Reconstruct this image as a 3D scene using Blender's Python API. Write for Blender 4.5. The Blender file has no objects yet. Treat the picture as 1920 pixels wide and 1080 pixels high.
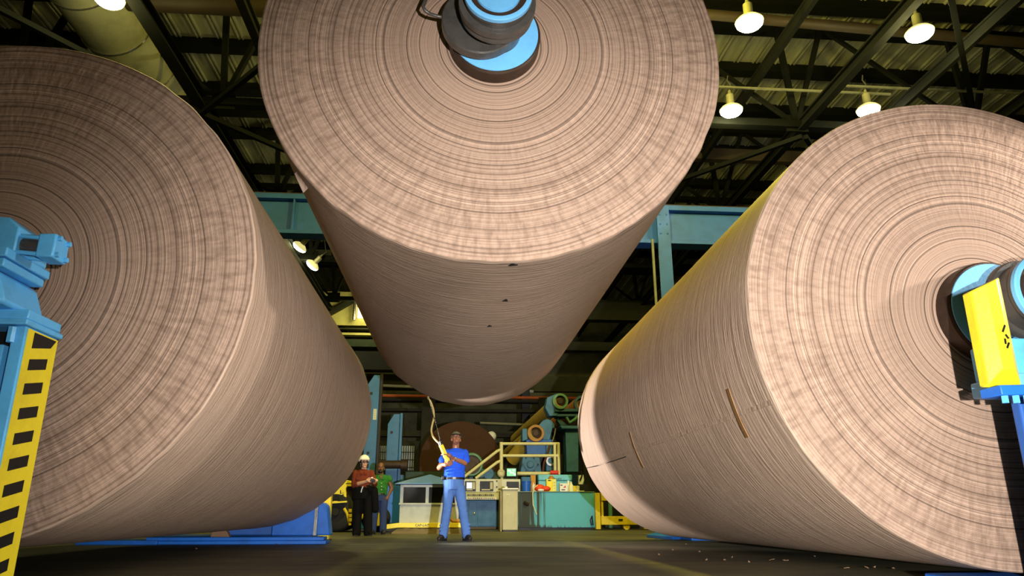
import bpy, math, random
from mathutils import Vector, Matrix, noise as mnoise
random.seed(7)
sc = bpy.context.scene
col = sc.collection
PI = math.pi
R = math.radians

# ------------------------------------------------------------------ camera
PITCH, YAW, CAMH, FPX = 0.300, 0.0755, 0.45, 1360.0
cd = bpy.data.cameras.new('camera'); cam = bpy.data.objects.new('camera', cd); col.objects.link(cam)
cd.sensor_width = 36.0; cd.lens = FPX / 1920 * 36.0; cd.clip_end = 300
cam.location = (0, 0, CAMH); cam.rotation_euler = (PI/2 + PITCH, 0, -YAW)
sc.camera = cam
# ------------------------------------------------------------------ world, strobes, added fill lights, exposure
w = bpy.data.worlds.new('world'); sc.world = w; w.use_nodes = True
bg = w.node_tree.nodes['Background']; bg.inputs[0].default_value = (0.50, 0.52, 0.30, 1); bg.inputs[1].default_value = 0.008
sc.view_settings.view_transform = 'Standard'; sc.view_settings.look = 'None'
sc.view_settings.gamma = 1; sc.view_settings.use_curve_mapping = False; sc.view_settings.exposure = 0.0
def spot(name, loc, target, power, color, angle, blend, radius):
    l = bpy.data.lights.new(name, 'SPOT'); l.energy = power; l.color = color
    l.spot_size = R(angle); l.spot_blend = blend; l.shadow_soft_size = radius
    o = bpy.data.objects.new(name, l); col.objects.link(o); o.location = loc
    o.rotation_euler = (Vector(target) - Vector(loc)).to_track_quat('-Z', 'Y').to_euler()
    return o
spot('main_strobe', (0.80, -0.9, 0.40), (1.15, 5, 1.0), 4300, (1.0, 0.985, 0.955), 80, 1.0, 0.035)
spot('front_fill', (0.80, -0.9, 0.40), (0.4, 5, 3.0), 380, (1.0, 0.93, 0.84), 120, 0.5, 0.035)  # added wide fill at the main strobe, lifting the outer reel faces
spot('man_fill_spot', (0.80, -0.9, 0.42), (0.6, 16, 2.0), 4000, (1.0, 0.95, 0.90), 25, 0.85, 0.03)  # added narrow spot brightening the man and the console area
spot('right_strobe', (6.2, 3.85, 3.0), (-1.3, 6.2, 1.6), 900, (1.0, 0.93, 0.86), 50, 0.6, 0.12)
spot('rear_strobe', (-2.4, 12.68, 0.95), (2.3, 10.7, 1.15), 1900, (1.0, 0.96, 0.94), 50, 0.3, 0.04)

# ------------------------------------------------------------------ pixel helpers (measuring the photograph)
def ray(px, py):
    x = (px - 960) / FPX; z = -(py - 540) / FPX; y = 1.0
    c, s = math.cos(PITCH), math.sin(PITCH); y, z = c*y - s*z, s*y + c*z
    c, s = math.cos(YAW), math.sin(YAW); x, y = c*x + s*y, -s*x + c*y
    return Vector((x, y, z))
def at(px, py, Y):
    d = ray(px, py); return d * (Y / d.y) + Vector((0, 0, CAMH))
def atz(px, py, z):
    d = ray(px, py); return d * ((z - CAMH) / d.z) + Vector((0, 0, CAMH))
def atx(px, py, x):
    d = ray(px, py); return d * (x / d.x) + Vector((0, 0, CAMH))

# ------------------------------------------------------------------ materials
def lin(c):
    return tuple(((v/255)/12.92 if v/255 <= 0.04045 else ((v/255+0.055)/1.055)**2.4) for v in c)
class NT:
    def __init__(s, m):
        m.use_nodes = True; s.t = m.node_tree; s.n = s.t.nodes; s.l = s.t.links; s.b = s.n['Principled BSDF']
    def new(s, ty, **kw):
        x = s.n.new(ty)
        for k, v in kw.items(): setattr(x, k, v)
        return x
    def link(s, a, b): s.l.new(a, b)
    def math(s, op, a, b=None):
        x = s.n.new('ShaderNodeMath'); x.operation = op
        for i, v in enumerate((a, b)):
            if v is None: continue
            if isinstance(v, (int, float)): x.inputs[i].default_value = v
            else: s.l.new(v, x.inputs[i])
        return x.outputs[0]
    def mix(s, fac, a, b):
        x = s.n.new('ShaderNodeMix'); x.data_type = 'RGBA'
        for i, v in ((0, fac), (6, a), (7, b)):
            if isinstance(v, (int, float)): x.inputs[i].default_value = v
            elif isinstance(v, tuple): x.inputs[i].default_value = v + (1,) if len(v) == 3 else v
            else: s.l.new(v, x.inputs[i])
        return x.outputs[2]
    def noise(s, vec, scale, detail=3, rough=0.55, dims='3D'):
        x = s.n.new('ShaderNodeTexNoise'); x.noise_dimensions = dims
        x.inputs['Scale'].default_value = scale; x.inputs['Detail'].default_value = detail; x.inputs['Roughness'].default_value = rough
        if dims == '1D': s.l.new(vec, x.inputs['W'])
        else: s.l.new(vec, x.inputs['Vector'])
        return x.outputs['Fac']
    def ramp(s, fac, pts):
        x = s.n.new('ShaderNodeValToRGB'); e = x.color_ramp.elements
        while len(e) < len(pts): e.new(0.5)
        for k, (p, c) in enumerate(pts):
            e[k].position = p; e[k].color = (c, c, c, 1) if isinstance(c, (int, float)) else c + (1,)
        s.l.new(fac, x.inputs[0]); return x.outputs[0]
    def coords(s, scale=(1, 1, 1)):
        t = s.n.new('ShaderNodeTexCoord'); m = s.n.new('ShaderNodeMapping'); m.inputs['Scale'].default_value = scale
        s.l.new(t.outputs['Object'], m.inputs['Vector']); return m.outputs[0]
    def bump(s, h, strength, dist):
        x = s.n.new('ShaderNodeBump'); x.inputs['Strength'].default_value = strength; x.inputs['Distance'].default_value = dist
        s.l.new(h, x.inputs['Height']); s.l.new(x.outputs[0], s.b.inputs['Normal'])
_m = {}
def paint(name, rgb, rough=0.5, metal=0.0, dirt=0.25, dirtcol=(40, 32, 20), scale=3.0, bump=0.15, spec=0.4, stretch=(1, 1, 1)):
    if name in _m: return _m[name]
    m = bpy.data.materials.new(name); t = NT(m); _m[name] = m
    v = t.coords(stretch); base = lin(rgb)
    n1 = t.noise(v, scale, 6, 0.65); n2 = t.noise(v, scale*7, 3)
    f = t.ramp(n1, [(0.46, 0.0), (0.72, 1.0)])
    c = t.mix(t.math('MULTIPLY', f, dirt), base, lin(dirtcol))
    c = t.mix(t.math('MULTIPLY', n2, 0.25), c, tuple(x*0.62 for x in base))
    t.link(c, t.b.inputs['Base Color'])
    t.b.inputs['Metallic'].default_value = metal; t.b.inputs['Specular IOR Level'].default_value = spec
    t.link(t.math('ADD', t.math('MULTIPLY', n1, 0.25), rough - 0.12), t.b.inputs['Roughness'])
    if bump: t.bump(n2, bump, 0.01)
    return m
def emit(name, rgb, strength):
    if name in _m: return _m[name]
    m = bpy.data.materials.new(name); t = NT(m); _m[name] = m
    t.b.inputs['Base Color'].default_value = lin(rgb) + (1,)
    t.b.inputs['Emission Color'].default_value = lin(rgb) + (1,); t.b.inputs['Emission Strength'].default_value = strength
    return m
def glass(name, rgb, rough=0.05, alpha=0.35):
    if name in _m: return _m[name]
    m = bpy.data.materials.new(name); t = NT(m); _m[name] = m
    t.b.inputs['Base Color'].default_value = lin(rgb) + (1,); t.b.inputs['Roughness'].default_value = rough
    t.b.inputs['Alpha'].default_value = alpha
    return m
def paper_face():
    m = bpy.data.materials.new('kraft_paper_edge'); t = NT(m)
    tc = t.new('ShaderNodeTexCoord'); sp = t.new('ShaderNodeSeparateXYZ'); t.link(tc.outputs['Object'], sp.inputs[0])
    x, z = sp.outputs[0], sp.outputs[2]
    r = t.math('SQRT', t.math('ADD', t.math('MULTIPLY', x, x), t.math('MULTIPLY', z, z)))
    vec = t.coords((1, 1, 1))
    wob = t.math('MULTIPLY', t.math('SUBTRACT', t.noise(vec, 1.3, 2), 0.5), 0.02)
    rw = t.math('ADD', r, wob)
    ang = t.math('ARCTAN2', z, x)
    k = t.noise(rw, 6, 3, 0.6, '1D'); a = t.noise(rw, 38, 1, 0.6, '1D'); b = t.noise(rw, 120, 1, 0.6, '1D')
    def polar(fa, fr, scale, detail):
        cv = t.new('ShaderNodeCombineXYZ')
        t.link(t.math('MULTIPLY', ang, fa), cv.inputs[0]); t.link(t.math('MULTIPLY', r, fr), cv.inputs[1])
        return t.noise(cv.outputs[0], scale, detail, 0.5)
    outer = t.new('ShaderNodeMapRange'); t.link(r, outer.inputs[0])
    outer.inputs[1].default_value = 0.45; outer.inputs[2].default_value = 1.5; outer.inputs[3].default_value = 0.08; outer.inputs[4].default_value = 1.0
    rip = polar(20.0, 3.2, 1.5, 2)                       # telescoped ripples running across the winding
    rip2 = polar(30.0, 10.0, 1.5, 1)
    dark, mid, lite = lin((72, 52, 40)), lin((156, 128, 109)), lin((204, 177, 157))
    lines = t.ramp(a, [(0.26, 0.0), (0.38, 0.66), (0.58, 0.80), (0.68, 1.0)])
    c = t.mix(lines, dark, mid)
    c = t.mix(t.math('MULTIPLY', t.ramp(b, [(0.36, 0.0), (0.68, 1.0)]), 0.40), c, lite)
    c = t.mix(t.math('MULTIPLY', t.ramp(k, [(0.42, 0.0), (0.62, 1.0)]), 0.20), c, dark)
    r1 = t.math('MULTIPLY', t.math('MULTIPLY', t.ramp(rip, [(0.46, 0.0), (0.66, 1.0)]), outer.outputs[0]), 0.30)
    r2 = t.math('MULTIPLY', t.math('MULTIPLY', t.ramp(rip2, [(0.46, 0.0), (0.66, 1.0)]), outer.outputs[0]), 0.20)
    c = t.mix(r1, c, dark); c = t.mix(r2, c, dark)
    t.link(c, t.b.inputs['Base Color']); t.b.inputs['Roughness'].default_value = 0.8; t.b.inputs['Specular IOR Level'].default_value = 0.15
    h = t.math('ADD', t.math('MULTIPLY', a, 0.9), t.math('MULTIPLY', t.math('ADD', rip, t.math('MULTIPLY', rip2, 0.5)), t.math('MULTIPLY', outer.outputs[0], 0.8)))
    t.bump(h, 0.4, 0.03)
    return m
def paper_side(name, wrinkle, light_tone):
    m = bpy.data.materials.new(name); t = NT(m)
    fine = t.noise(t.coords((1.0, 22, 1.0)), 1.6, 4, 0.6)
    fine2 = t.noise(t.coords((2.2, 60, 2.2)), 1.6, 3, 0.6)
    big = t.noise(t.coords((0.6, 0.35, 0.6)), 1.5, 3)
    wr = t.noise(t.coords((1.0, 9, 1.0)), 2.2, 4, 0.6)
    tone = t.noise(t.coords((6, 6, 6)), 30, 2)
    base, dk = tuple(v*light_tone for v in lin((168, 144, 125))), tuple(v*light_tone for v in lin((132, 110, 94)))
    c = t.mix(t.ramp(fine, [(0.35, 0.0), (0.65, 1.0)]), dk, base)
    c = t.mix(t.math('MULTIPLY', fine2, 0.35), c, tuple(v*light_tone for v in lin((190, 166, 147))))
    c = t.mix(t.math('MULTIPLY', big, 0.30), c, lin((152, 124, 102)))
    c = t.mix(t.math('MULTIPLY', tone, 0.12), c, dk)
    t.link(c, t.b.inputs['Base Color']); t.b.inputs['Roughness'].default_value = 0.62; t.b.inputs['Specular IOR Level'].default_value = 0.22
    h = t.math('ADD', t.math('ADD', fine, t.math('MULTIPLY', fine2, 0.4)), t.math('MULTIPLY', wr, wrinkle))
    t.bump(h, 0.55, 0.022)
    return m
def concrete_floor():
    m = bpy.data.materials.new('worn_concrete'); t = NT(m)
    v = t.coords((1, 1, 1)); n = t.noise(v, 0.9, 8, 0.6); s = t.noise(t.coords((0.35, 2.6, 1)), 1.1, 6, 0.65); g = t.noise(v, 22, 4)
    c = t.mix(t.ramp(n, [(0.35, 0.0), (0.65, 1.0)]), lin((58, 57, 40)), lin((100, 96, 60)))
    c = t.mix(t.math('MULTIPLY', t.ramp(s, [(0.5, 0.0), (0.68, 1.0)]), 0.55), c, lin((52, 52, 50)))
    c = t.mix(t.math('MULTIPLY', g, 0.25), c, lin((70, 68, 60)))
    t.link(c, t.b.inputs['Base Color']); t.link(t.math('ADD', t.math('MULTIPLY', s, 0.35), 0.38), t.b.inputs['Roughness'])
    t.b.inputs['Specular IOR Level'].default_value = 0.35; t.bump(g, 0.2, 0.01)
    return m
def stained_teal():
    m = bpy.data.materials.new('oil_stained_teal'); t = NT(m)
    tc = t.new('ShaderNodeTexCoord'); sp = t.new('ShaderNodeSeparateXYZ'); t.link(tc.outputs['Object'], sp.inputs[0])
    st = t.noise(t.coords((9.0, 1, 0.25)), 1.5, 3, 0.6)
    ramp = t.new('ShaderNodeMapRange'); t.link(sp.outputs[0], ramp.inputs[0])
    ramp.inputs[1].default_value = -0.62; ramp.inputs[2].default_value = -0.05; ramp.inputs[3].default_value = 0.21; ramp.inputs[4].default_value = -0.13
    low = t.new('ShaderNodeMapRange'); t.link(sp.outputs[2], low.inputs[0])
    low.inputs[1].default_value = 0.0; low.inputs[2].default_value = 0.16; low.inputs[3].default_value = 0.28; low.inputs[4].default_value = 0.0
    f = t.math('ADD', t.math('ADD', st, ramp.outputs[0]), low.outputs[0])
    f = t.ramp(f, [(0.56, 0.0), (0.70, 1.0)])
    n = t.noise(t.coords((1, 1, 1)), 5, 5)
    c = t.mix(t.math('MULTIPLY', n, 0.3), lin((98, 176, 200)), lin((72, 150, 176)))
    c = t.mix(t.math('MULTIPLY', f, 0.9), c, lin((64, 46, 24)))
    t.link(c, t.b.inputs['Base Color']); t.b.inputs['Roughness'].default_value = 0.75; t.b.inputs['Specular IOR Level'].default_value = 0.12
    return m
M_FACE = paper_face(); M_SIDE = paper_side('kraft_wrap_shade_toned', 0.5, 0.70); M_SIDEL = paper_side('kraft_wrap_light_toned', 0.4, 1.42); M_SIDEW = paper_side('kraft_wrinkled_wrap_light_toned', 0.9, 1.36)  # same paper stock; lighting put into tone: centre darker, left and right lighter
M_FLOOR = concrete_floor(); M_TANK = stained_teal()
BLUE = paint('crane_blue', (98, 190, 250), 0.38, dirt=0.35, dirtcol=(60, 90, 90), scale=4)
CYAN = paint('hub_light_blue', (112, 186, 238), 0.35, dirt=0.15, scale=5)
BASEBLUE = paint('base_blue', (34, 112, 214), 0.45, dirt=0.35, dirtcol=(20, 40, 70))
YEL = paint('safety_yellow', (246, 222, 40), 0.45, dirt=0.22, dirtcol=(150, 120, 30), scale=5)
DYEL = paint('worn_yellow', (224, 196, 30), 0.5, dirt=0.45, dirtcol=(100, 80, 20), scale=4)
BLK = paint('black_paint', (14, 14, 14), 0.5, dirt=0.2)
RUB = paint('black_rubber', (20, 20, 20), 0.75, dirt=0.3, dirtcol=(60, 55, 45))
STEEL = paint('oily_dark_steel', (88, 84, 80), 0.34, 0.35, dirt=0.5, dirtcol=(30, 24, 18), scale=8)
CHROME = paint('bright_steel', (190, 188, 182), 0.28, 0.95, dirt=0.2)
RUST = paint('rusty_brown_steel', (66, 49, 37), 0.55, 0.4, dirt=0.6, dirtcol=(30, 22, 16), scale=9)
SBLUE = paint('structure_blue', (44, 98, 182), 0.5, dirt=0.35, dirtcol=(40, 60, 60))
MBLUE = paint('machine_blue', (58, 112, 150), 0.5, dirt=0.5, dirtcol=(30, 44, 44), scale=4)
TEALD = paint('machine_dark_teal', (44, 84, 102), 0.55, dirt=0.5, dirtcol=(20, 26, 24))
TOWER = paint('tower_blue', (58, 112, 160), 0.5, dirt=0.35, dirtcol=(40, 60, 60))
TEAL = paint('teal_enamel', (104, 184, 204), 0.45, dirt=0.2)
CAB = paint('cabinet_blue', (26, 92, 134), 0.5, dirt=0.25, dirtcol=(16, 40, 54))
BEIGE = paint('console_beige', (206, 204, 180), 0.5, dirt=0.3, dirtcol=(120, 112, 70))
LOCK = paint('locker_beige', (186, 178, 138), 0.5, dirt=0.25, dirtcol=(110, 100, 60))
RAIL = paint('handrail_cream', (212, 204, 150), 0.45, dirt=0.3, dirtcol=(120, 108, 60))
DARKST = paint('dark_roof_steel', (46, 48, 36), 0.7, dirt=0.3, spec=0.2)
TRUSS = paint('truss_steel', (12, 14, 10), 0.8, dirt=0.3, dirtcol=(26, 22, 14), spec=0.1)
BROWNST = paint('brown_pipe', (44, 33, 21), 0.65, dirt=0.4)
DUCT = paint('galvanised_duct', (124, 124, 104), 0.6, 0.2, dirt=0.4, scale=2)
DECK = paint('roof_deck', (138, 138, 116), 0.7, dirt=0.75, dirtcol=(48, 44, 26), scale=1.5, stretch=(3, 0.3, 1))
WALL = paint('grimy_wall', (112, 112, 88), 0.85, dirt=0.7, dirtcol=(44, 42, 26), scale=0.7)
WALLY = paint('pale_block_wall', (196, 190, 120), 0.85, dirt=0.4, dirtcol=(100, 92, 40), scale=1.2)
GRIMEG = paint('dark_green_beam', (58, 74, 62), 0.7, dirt=0.4)
GREYP = paint('cabin_grey', (176, 180, 172), 0.55, dirt=0.45, dirtcol=(96, 92, 74), scale=3)
ROOFB = paint('cabin_roof_blue_grey', (104, 148, 236), 0.38, dirt=0.2, spec=0.6)
WOOD = paint('old_timber', (124, 108, 72), 0.85, dirt=0.6, dirtcol=(40, 34, 24), scale=3, stretch=(0.6, 3, 3))
CARD = paint('torn_kraft_scrap', (138, 108, 80), 0.8, dirt=0.1)
TAPE = paint('brown_tape', (134, 98, 58), 0.5, dirt=0.1)
WHITE = paint('white_plastic', (232, 230, 222), 0.45, dirt=0.08)
RED = paint('red_plastic', (204, 36, 26), 0.45, dirt=0.1)
ORANGE = paint('orange_red_plastic', (226, 70, 24), 0.45, dirt=0.15)
GREENM = paint('green_enamel', (92, 142, 106), 0.5, dirt=0.3)
OCHRE = paint('ochre_ring', (176, 124, 54), 0.55, dirt=0.3)
FELT = paint('yellow_brown_roll_cover', (176, 148, 52), 0.65, dirt=0.3, dirtcol=(90, 66, 24))
REELD = paint('far_reel_brown', (66, 38, 20), 0.85, dirt=0.2)
DARKGL = glass('dark_cabin_glass', (18, 18, 14), 0.08, 0.8)
ROPE = paint('tan_hoist_rope', (196, 168, 110), 0.7, dirt=0.15)
SKIN1 = paint('brown_skin', (150, 98, 72), 0.42, dirt=0.05, spec=0.5)
SKIN2 = paint('fair_skin', (206, 158, 128), 0.5, dirt=0.03)
SKIN3 = paint('dark_brown_skin', (112, 72, 46), 0.45, dirt=0.05)
SHIRTB = paint('royal_blue_cotton', (44, 92, 226), 0.85, dirt=0.12, dirtcol=(20, 48, 150), spec=0.1)
JEANS = paint('blue_denim', (86, 122, 186), 0.85, dirt=0.35, dirtcol=(50, 76, 130), scale=6, spec=0.1)
JEANSD = paint('dark_denim', (48, 62, 100), 0.85, dirt=0.3, dirtcol=(28, 36, 60), scale=6, spec=0.1)
LEATH = paint('dark_leather', (40, 32, 26), 0.5, dirt=0.3)
RUSTSH = paint('rust_brown_blouse', (112, 50, 34), 0.8, dirt=0.2, spec=0.1)
BLKCLOTH = paint('black_cloth', (14, 13, 14), 0.85, dirt=0.1, spec=0.1)
GREENSH = paint('green_print_shirt', (50, 112, 42), 0.85, dirt=0.5, dirtcol=(16, 52, 24), scale=11, spec=0.1)
CAPM = paint('khaki_cap', (112, 106, 88), 0.8, dirt=0.2)
HAIR = paint('black_hair', (16, 13, 12), 0.5, dirt=0.0)
LENS = glass('spectacle_lens', (20, 20, 24), 0.05, 0.2)

# ------------------------------------------------------------------ mesh builder
def basis(d):
    d = d.normalized(); u = Vector((0, 0, 1)) if abs(d.z) < 0.95 else Vector((0, 1, 0))
    a = d.cross(u).normalized(); b = a.cross(d).normalized(); return d, a, b
ROOTS = {}
class MB:
    def __init__(s): s.v = []; s.f = []; s.mi = []
    def add(s, vs, fs, mi=0):
        o = len(s.v); s.v += [Vector(v) for v in vs]; s.f += [tuple(i + o for i in f) for f in fs]; s.mi += [mi]*len(fs); return s
    def box(s, c, size, rot=(0, 0, 0), mi=0):
        h = [x/2 for x in size]; m = Matrix.Rotation(rot[2], 3, 'Z') @ Matrix.Rotation(rot[1], 3, 'Y') @ Matrix.Rotation(rot[0], 3, 'X')
        vs = [Vector(c) + m @ Vector((sx*h[0], sy*h[1], sz*h[2])) for sz in (-1, 1) for sy in (-1, 1) for sx in (-1, 1)]
        return s.add(vs, [(0, 2, 3, 1), (4, 5, 7, 6), (0, 1, 5, 4), (2, 6, 7, 3), (0, 4, 6, 2), (1, 3, 7, 5)], mi)
    def box2(s, a, b, mi=0):
        a, b = Vector(a), Vector(b); return s.box((a+b)/2, [abs(b[i]-a[i]) for i in range(3)], mi=mi)
    def bar(s, p, q, wd, ht, mi=0, roll=0.0):
        p, q = Vector(p), Vector(q); d, a, b = basis(q-p)
        if roll: a, b = a*math.cos(roll)+b*math.sin(roll), b*math.cos(roll)-a*math.sin(roll)
        vs = [e + a*sx*wd/2 + b*sz*ht/2 for e in (p, q) for sx, sz in ((-1, -1), (1, -1), (1, 1), (-1, 1))]
        return s.add(vs, [(3, 2, 1, 0), (4, 5, 6, 7), (0, 1, 5, 4), (1, 2, 6, 5), (2, 3, 7, 6), (3, 0, 4, 7)], mi)
    def cyl(s, p, q, r0, r1=None, n=24, caps=True, mi=0):
        r1 = r0 if r1 is None else r1; p, q = Vector(p), Vector(q); d, a, b = basis(q-p)
        vs = [e + (a*math.cos(2*PI*k/n) + b*math.sin(2*PI*k/n))*r for e, r in ((p, r0), (q, r1)) for k in range(n)]
        fs = [(k, n+k, n+(k+1) % n, (k+1) % n) for k in range(n)]
        if caps: fs += [tuple(range(n)), tuple(range(2*n-1, n-1, -1))]
        return s.add(vs, fs, mi)
    def lathe(s, p, d, prof, n=32, mi=0, closed=False):
        """prof: (along, radius) pairs about the line p + t*d"""
        p = Vector(p); d, a, b = basis(Vector(d)); vs = []
        for t, r in prof: vs += [p + d*t + (a*math.cos(2*PI*k/n) + b*math.sin(2*PI*k/n))*max(r, 1e-4) for k in range(n)]
        fs = []; L = len(prof)
        for i in range(L if closed else L-1):
            j = (i+1) % L
            fs += [(i*n+k, j*n+k, j*n+(k+1) % n, i*n+(k+1) % n) for k in range(n)]
        return s.add(vs, fs, mi)
    def tube(s, pts, r, n=8, mi=0):
        pts = [Vector(p) for p in pts]; vs = []; N = len(pts); pa = None
        for i, p in enumerate(pts):
            d = (pts[min(i+1, N-1)] - pts[max(i-1, 0)]).normalized()
            if pa is None: _, a, b = basis(d)
            else: a = (pa - d*pa.dot(d)).normalized(); b = a.cross(d)
            pa = a; rr = r(i/(N-1)) if callable(r) else r
            vs += [p + (a*math.cos(2*PI*k/n) + b*math.sin(2*PI*k/n))*rr for k in range(n)]
        fs = [(i*n+k, (i+1)*n+k, (i+1)*n+(k+1) % n, i*n+(k+1) % n) for i in range(N-1) for k in range(n)]
        fs += [tuple(range(n))[::-1], tuple(range((N-1)*n, N*n))]
        return s.add(vs, fs, mi)
    def prism(s, poly, ext, mi=0):
        """poly: 3D points of one face, ext: extrusion vector"""
        n = len(poly); P = [Vector(p) for p in poly]; e = Vector(ext); vs = P + [p+e for p in P]
        fs = [tuple(range(n))[::-1], tuple(range(n, 2*n))] + [(k, (k+1) % n, n+(k+1) % n, n+k) for k in range(n)]
        return s.add(vs, fs, mi)
    def ell(s, c, rad, rot=None, nu=16, nv=10, mi=0):
        m = rot if rot is not None else Matrix.Identity(3); c = Vector(c); vs = []; fs = []
        for i in range(nv+1):
            th = PI*i/nv
            for k in range(nu):
                ph = 2*PI*k/nu
                vs.append(c + m @ Vector((rad[0]*math.sin(th)*math.cos(ph), rad[1]*math.sin(th)*math.sin(ph), rad[2]*math.cos(th))))
        for i in range(nv):
            for k in range(nu): fs.append((i*nu+k, (i+1)*nu+k, (i+1)*nu+(k+1) % nu, i*nu+(k+1) % nu))
        return s.add(vs, fs, mi)
    def caps(s, p, q, r0, r1, n=14, mi=0):
        p, q = Vector(p), Vector(q); L = (q-p).length; prof = []
        for i in range(6): a = PI/2*i/5; prof.append((-r0*math.cos(a), r0*math.sin(a)))
        for i in range(6): a = PI/2*i/5; prof.append((L + r1*math.sin(a), r1*math.cos(a)))
        return s.lathe(p, q-p, prof, n, mi)
    def loft(s, rings, n=20, mi=0):
        """rings: (centre, rx, ry) ellipses lying level"""
        vs = []
        for c, rx, ry in rings: vs += [Vector(c) + Vector((rx*math.cos(2*PI*k/n), ry*math.sin(2*PI*k/n), 0)) for k in range(n)]
        L = len(rings); fs = [(i*n+k, i*n+(k+1) % n, (i+1)*n+(k+1) % n, (i+1)*n+k) for i in range(L-1) for k in range(n)]
        fs += [tuple(range(n))[::-1], tuple(range((L-1)*n, L*n))]
        return s.add(vs, fs, mi)
    def build(s, name, mats, parent=None, bevel=0.0, smooth=40, origin=None):
        if not isinstance(mats, (list, tuple)): mats = [mats]
        if parent is not None: off = Vector(origin) if origin is not None else ROOTS[parent.name]
        elif origin is not None: off = Vector(origin)
        else:
            xs = [v.x for v in s.v]; ys = [v.y for v in s.v]; zs = [v.z for v in s.v]
            off = Vector(((min(xs)+max(xs))/2, (min(ys)+max(ys))/2, min(zs)))
        me = bpy.data.meshes.new(name); me.from_pydata([v - off for v in s.v], [], s.f)
        for m in mats: me.materials.append(m)
        if any(s.mi): me.polygons.foreach_set('material_index', s.mi)
        me.validate(); me.update()
        if smooth:
            me.shade_smooth() if hasattr(me, 'shade_smooth') else me.polygons.foreach_set('use_smooth', [True]*len(me.polygons))
            me.set_sharp_from_angle(angle=R(smooth))
        o = bpy.data.objects.new(name, me); col.objects.link(o)
        if parent is not None: o.parent = parent; ROOTS[o.name] = off; o.location = off - ROOTS[parent.name]
        else: o.location = off; ROOTS[o.name] = off
        if bevel:
            b = o.modifiers.new('bevel', 'BEVEL'); b.width = bevel; b.segments = 2; b.limit_method = 'ANGLE'; b.angle_limit = R(40); b.harden_normals = False
        return o
def tag(o, label=None, cat=None, group=None, kind=None):
    if label: o['label'] = label
    if cat: o['category'] = cat
    if group: o['group'] = group
    if kind: o['kind'] = kind
    return o
def thing(name, label, cat, loc, group=None):
    o = bpy.data.objects.new(name, None); col.objects.link(o); o.location = loc; o.empty_display_size = 0.2
    ROOTS[o.name] = Vector(loc); return tag(o, label, cat, group)
def struct(mb, name, m, label=None, **kw):
    o = mb.build(name, m, None, **kw); o['kind'] = 'structure'
    if label: o['label'] = label
    return o
def copy_tree(o, parent=None):
    c = o.copy(); col.objects.link(c)
    if parent is not None: c.parent = parent
    for ch in list(o.children): copy_tree(ch, c)
    return c

# ------------------------------------------------------------------ hall shell
DECKZ = 14.3
struct(MB().box2((-24, -6, -0.3), (24, 48, 0)), 'floor', M_FLOOR, 'worn grey concrete mill floor')
mb = MB(); pts = []
x = -24.0
while x < 24.0:
    pts += [(x, 0.0), (x+0.34, 0.0), (x+0.36, -0.07), (x+0.40, -0.07), (x+0.42, 0.0), (x+0.46, 0.0), (x+0.48, -0.07), (x+0.52, -0.07), (x+0.54, 0.0)]; x += 0.62
n = len(pts)
vs = [(px, -6, DECKZ+pz) for px, pz in pts] + [(px, 48, DECKZ+pz) for px, pz in pts]
mb.add(vs, [(k, k+1, n+k+1, n+k) for k in range(n-1)])
mb.box2((-24, -6, DECKZ+0.16), (24, 48, DECKZ+0.3))
struct(mb, 'ceiling', DECK, 'ribbed metal roof deck', smooth=0)
struct(MB().box2((-24.3, -6, 0), (-24, 48, DECKZ)), 'wall_left', WALL)
struct(MB().box2((24, -6, 0), (24.3, 48, DECKZ)), 'wall_right', WALL)
struct(MB().box2((-24, 47.7, 0), (24, 48, DECKZ)), 'wall_back', WALL)
struct(MB().box2((-24, -6.3, 0), (24, -6, DECKZ)), 'wall_front', WALL)

# ------------------------------------------------------------------ paper reels
def winding(c, rad, y0, y1, name, parent, side, seed, edge):
    """the wound paper: two ring-marked end faces and the wrapped side"""
    N = 256; ins = 0.20; vs = []; fs = []; mi = []
    prof = [(y0+0.012, ins, 0), (y0, ins+0.05, 0)] + [(y0, ins + (rad-0.02-ins)*k/6, 0) for k in range(1, 7)] + [(y0+0.004, rad-0.008, 0), (y0+0.016, rad, 1)]
    ny = 20
    prof += [(y0+0.05 + (y1-y0-0.10)*k/ny, rad, 1) for k in range(ny+1)]
    prof += [(y1-0.016, rad, 1), (y1-0.004, rad-0.008, 0), (y1, rad-0.02, 0), (y1, ins, 0)]
    for i, (y, r, s) in enumerate(prof):
        for k in range(N):
            a = 2*PI*k/N; e = 1.0 if abs(r-rad) < 0.03 and (abs(y-y0) < 0.06 or abs(y-y1) < 0.06) else 0.0
            f1 = mnoise.noise(Vector((math.cos(a)*3+seed, math.sin(a)*3, y*0.5)))
            f2 = mnoise.noise(Vector((math.cos(a)*11+seed, math.sin(a)*11, y*4)))
            dr = edge*e*(f1*0.6 + f2*0.6); dy = edge*e*f2*0.5
            if s and not e: dr = 0.006*mnoise.noise(Vector((math.cos(a)*2+seed, math.sin(a)*2, y*0.6)))
            vs.append((c[0] + (r+dr)*math.sin(a), y+dy, c[1] - (r+dr)*math.cos(a)))
    L = len(prof)
    for i in range(L-1):
        for k in range(N):
            fs.append((i*N+k, (i+1)*N+k, (i+1)*N+(k+1) % N, i*N+(k+1) % N)); mi.append(1 if prof[i][2] or prof[i+1][2] else 0)
    m = MB(); m.v = [Vector(v) for v in vs]; m.f = fs; m.mi = mi
    return m.build(name, [M_FACE, side], parent, smooth=35, origin=(c[0], y0, c[1]))
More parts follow.
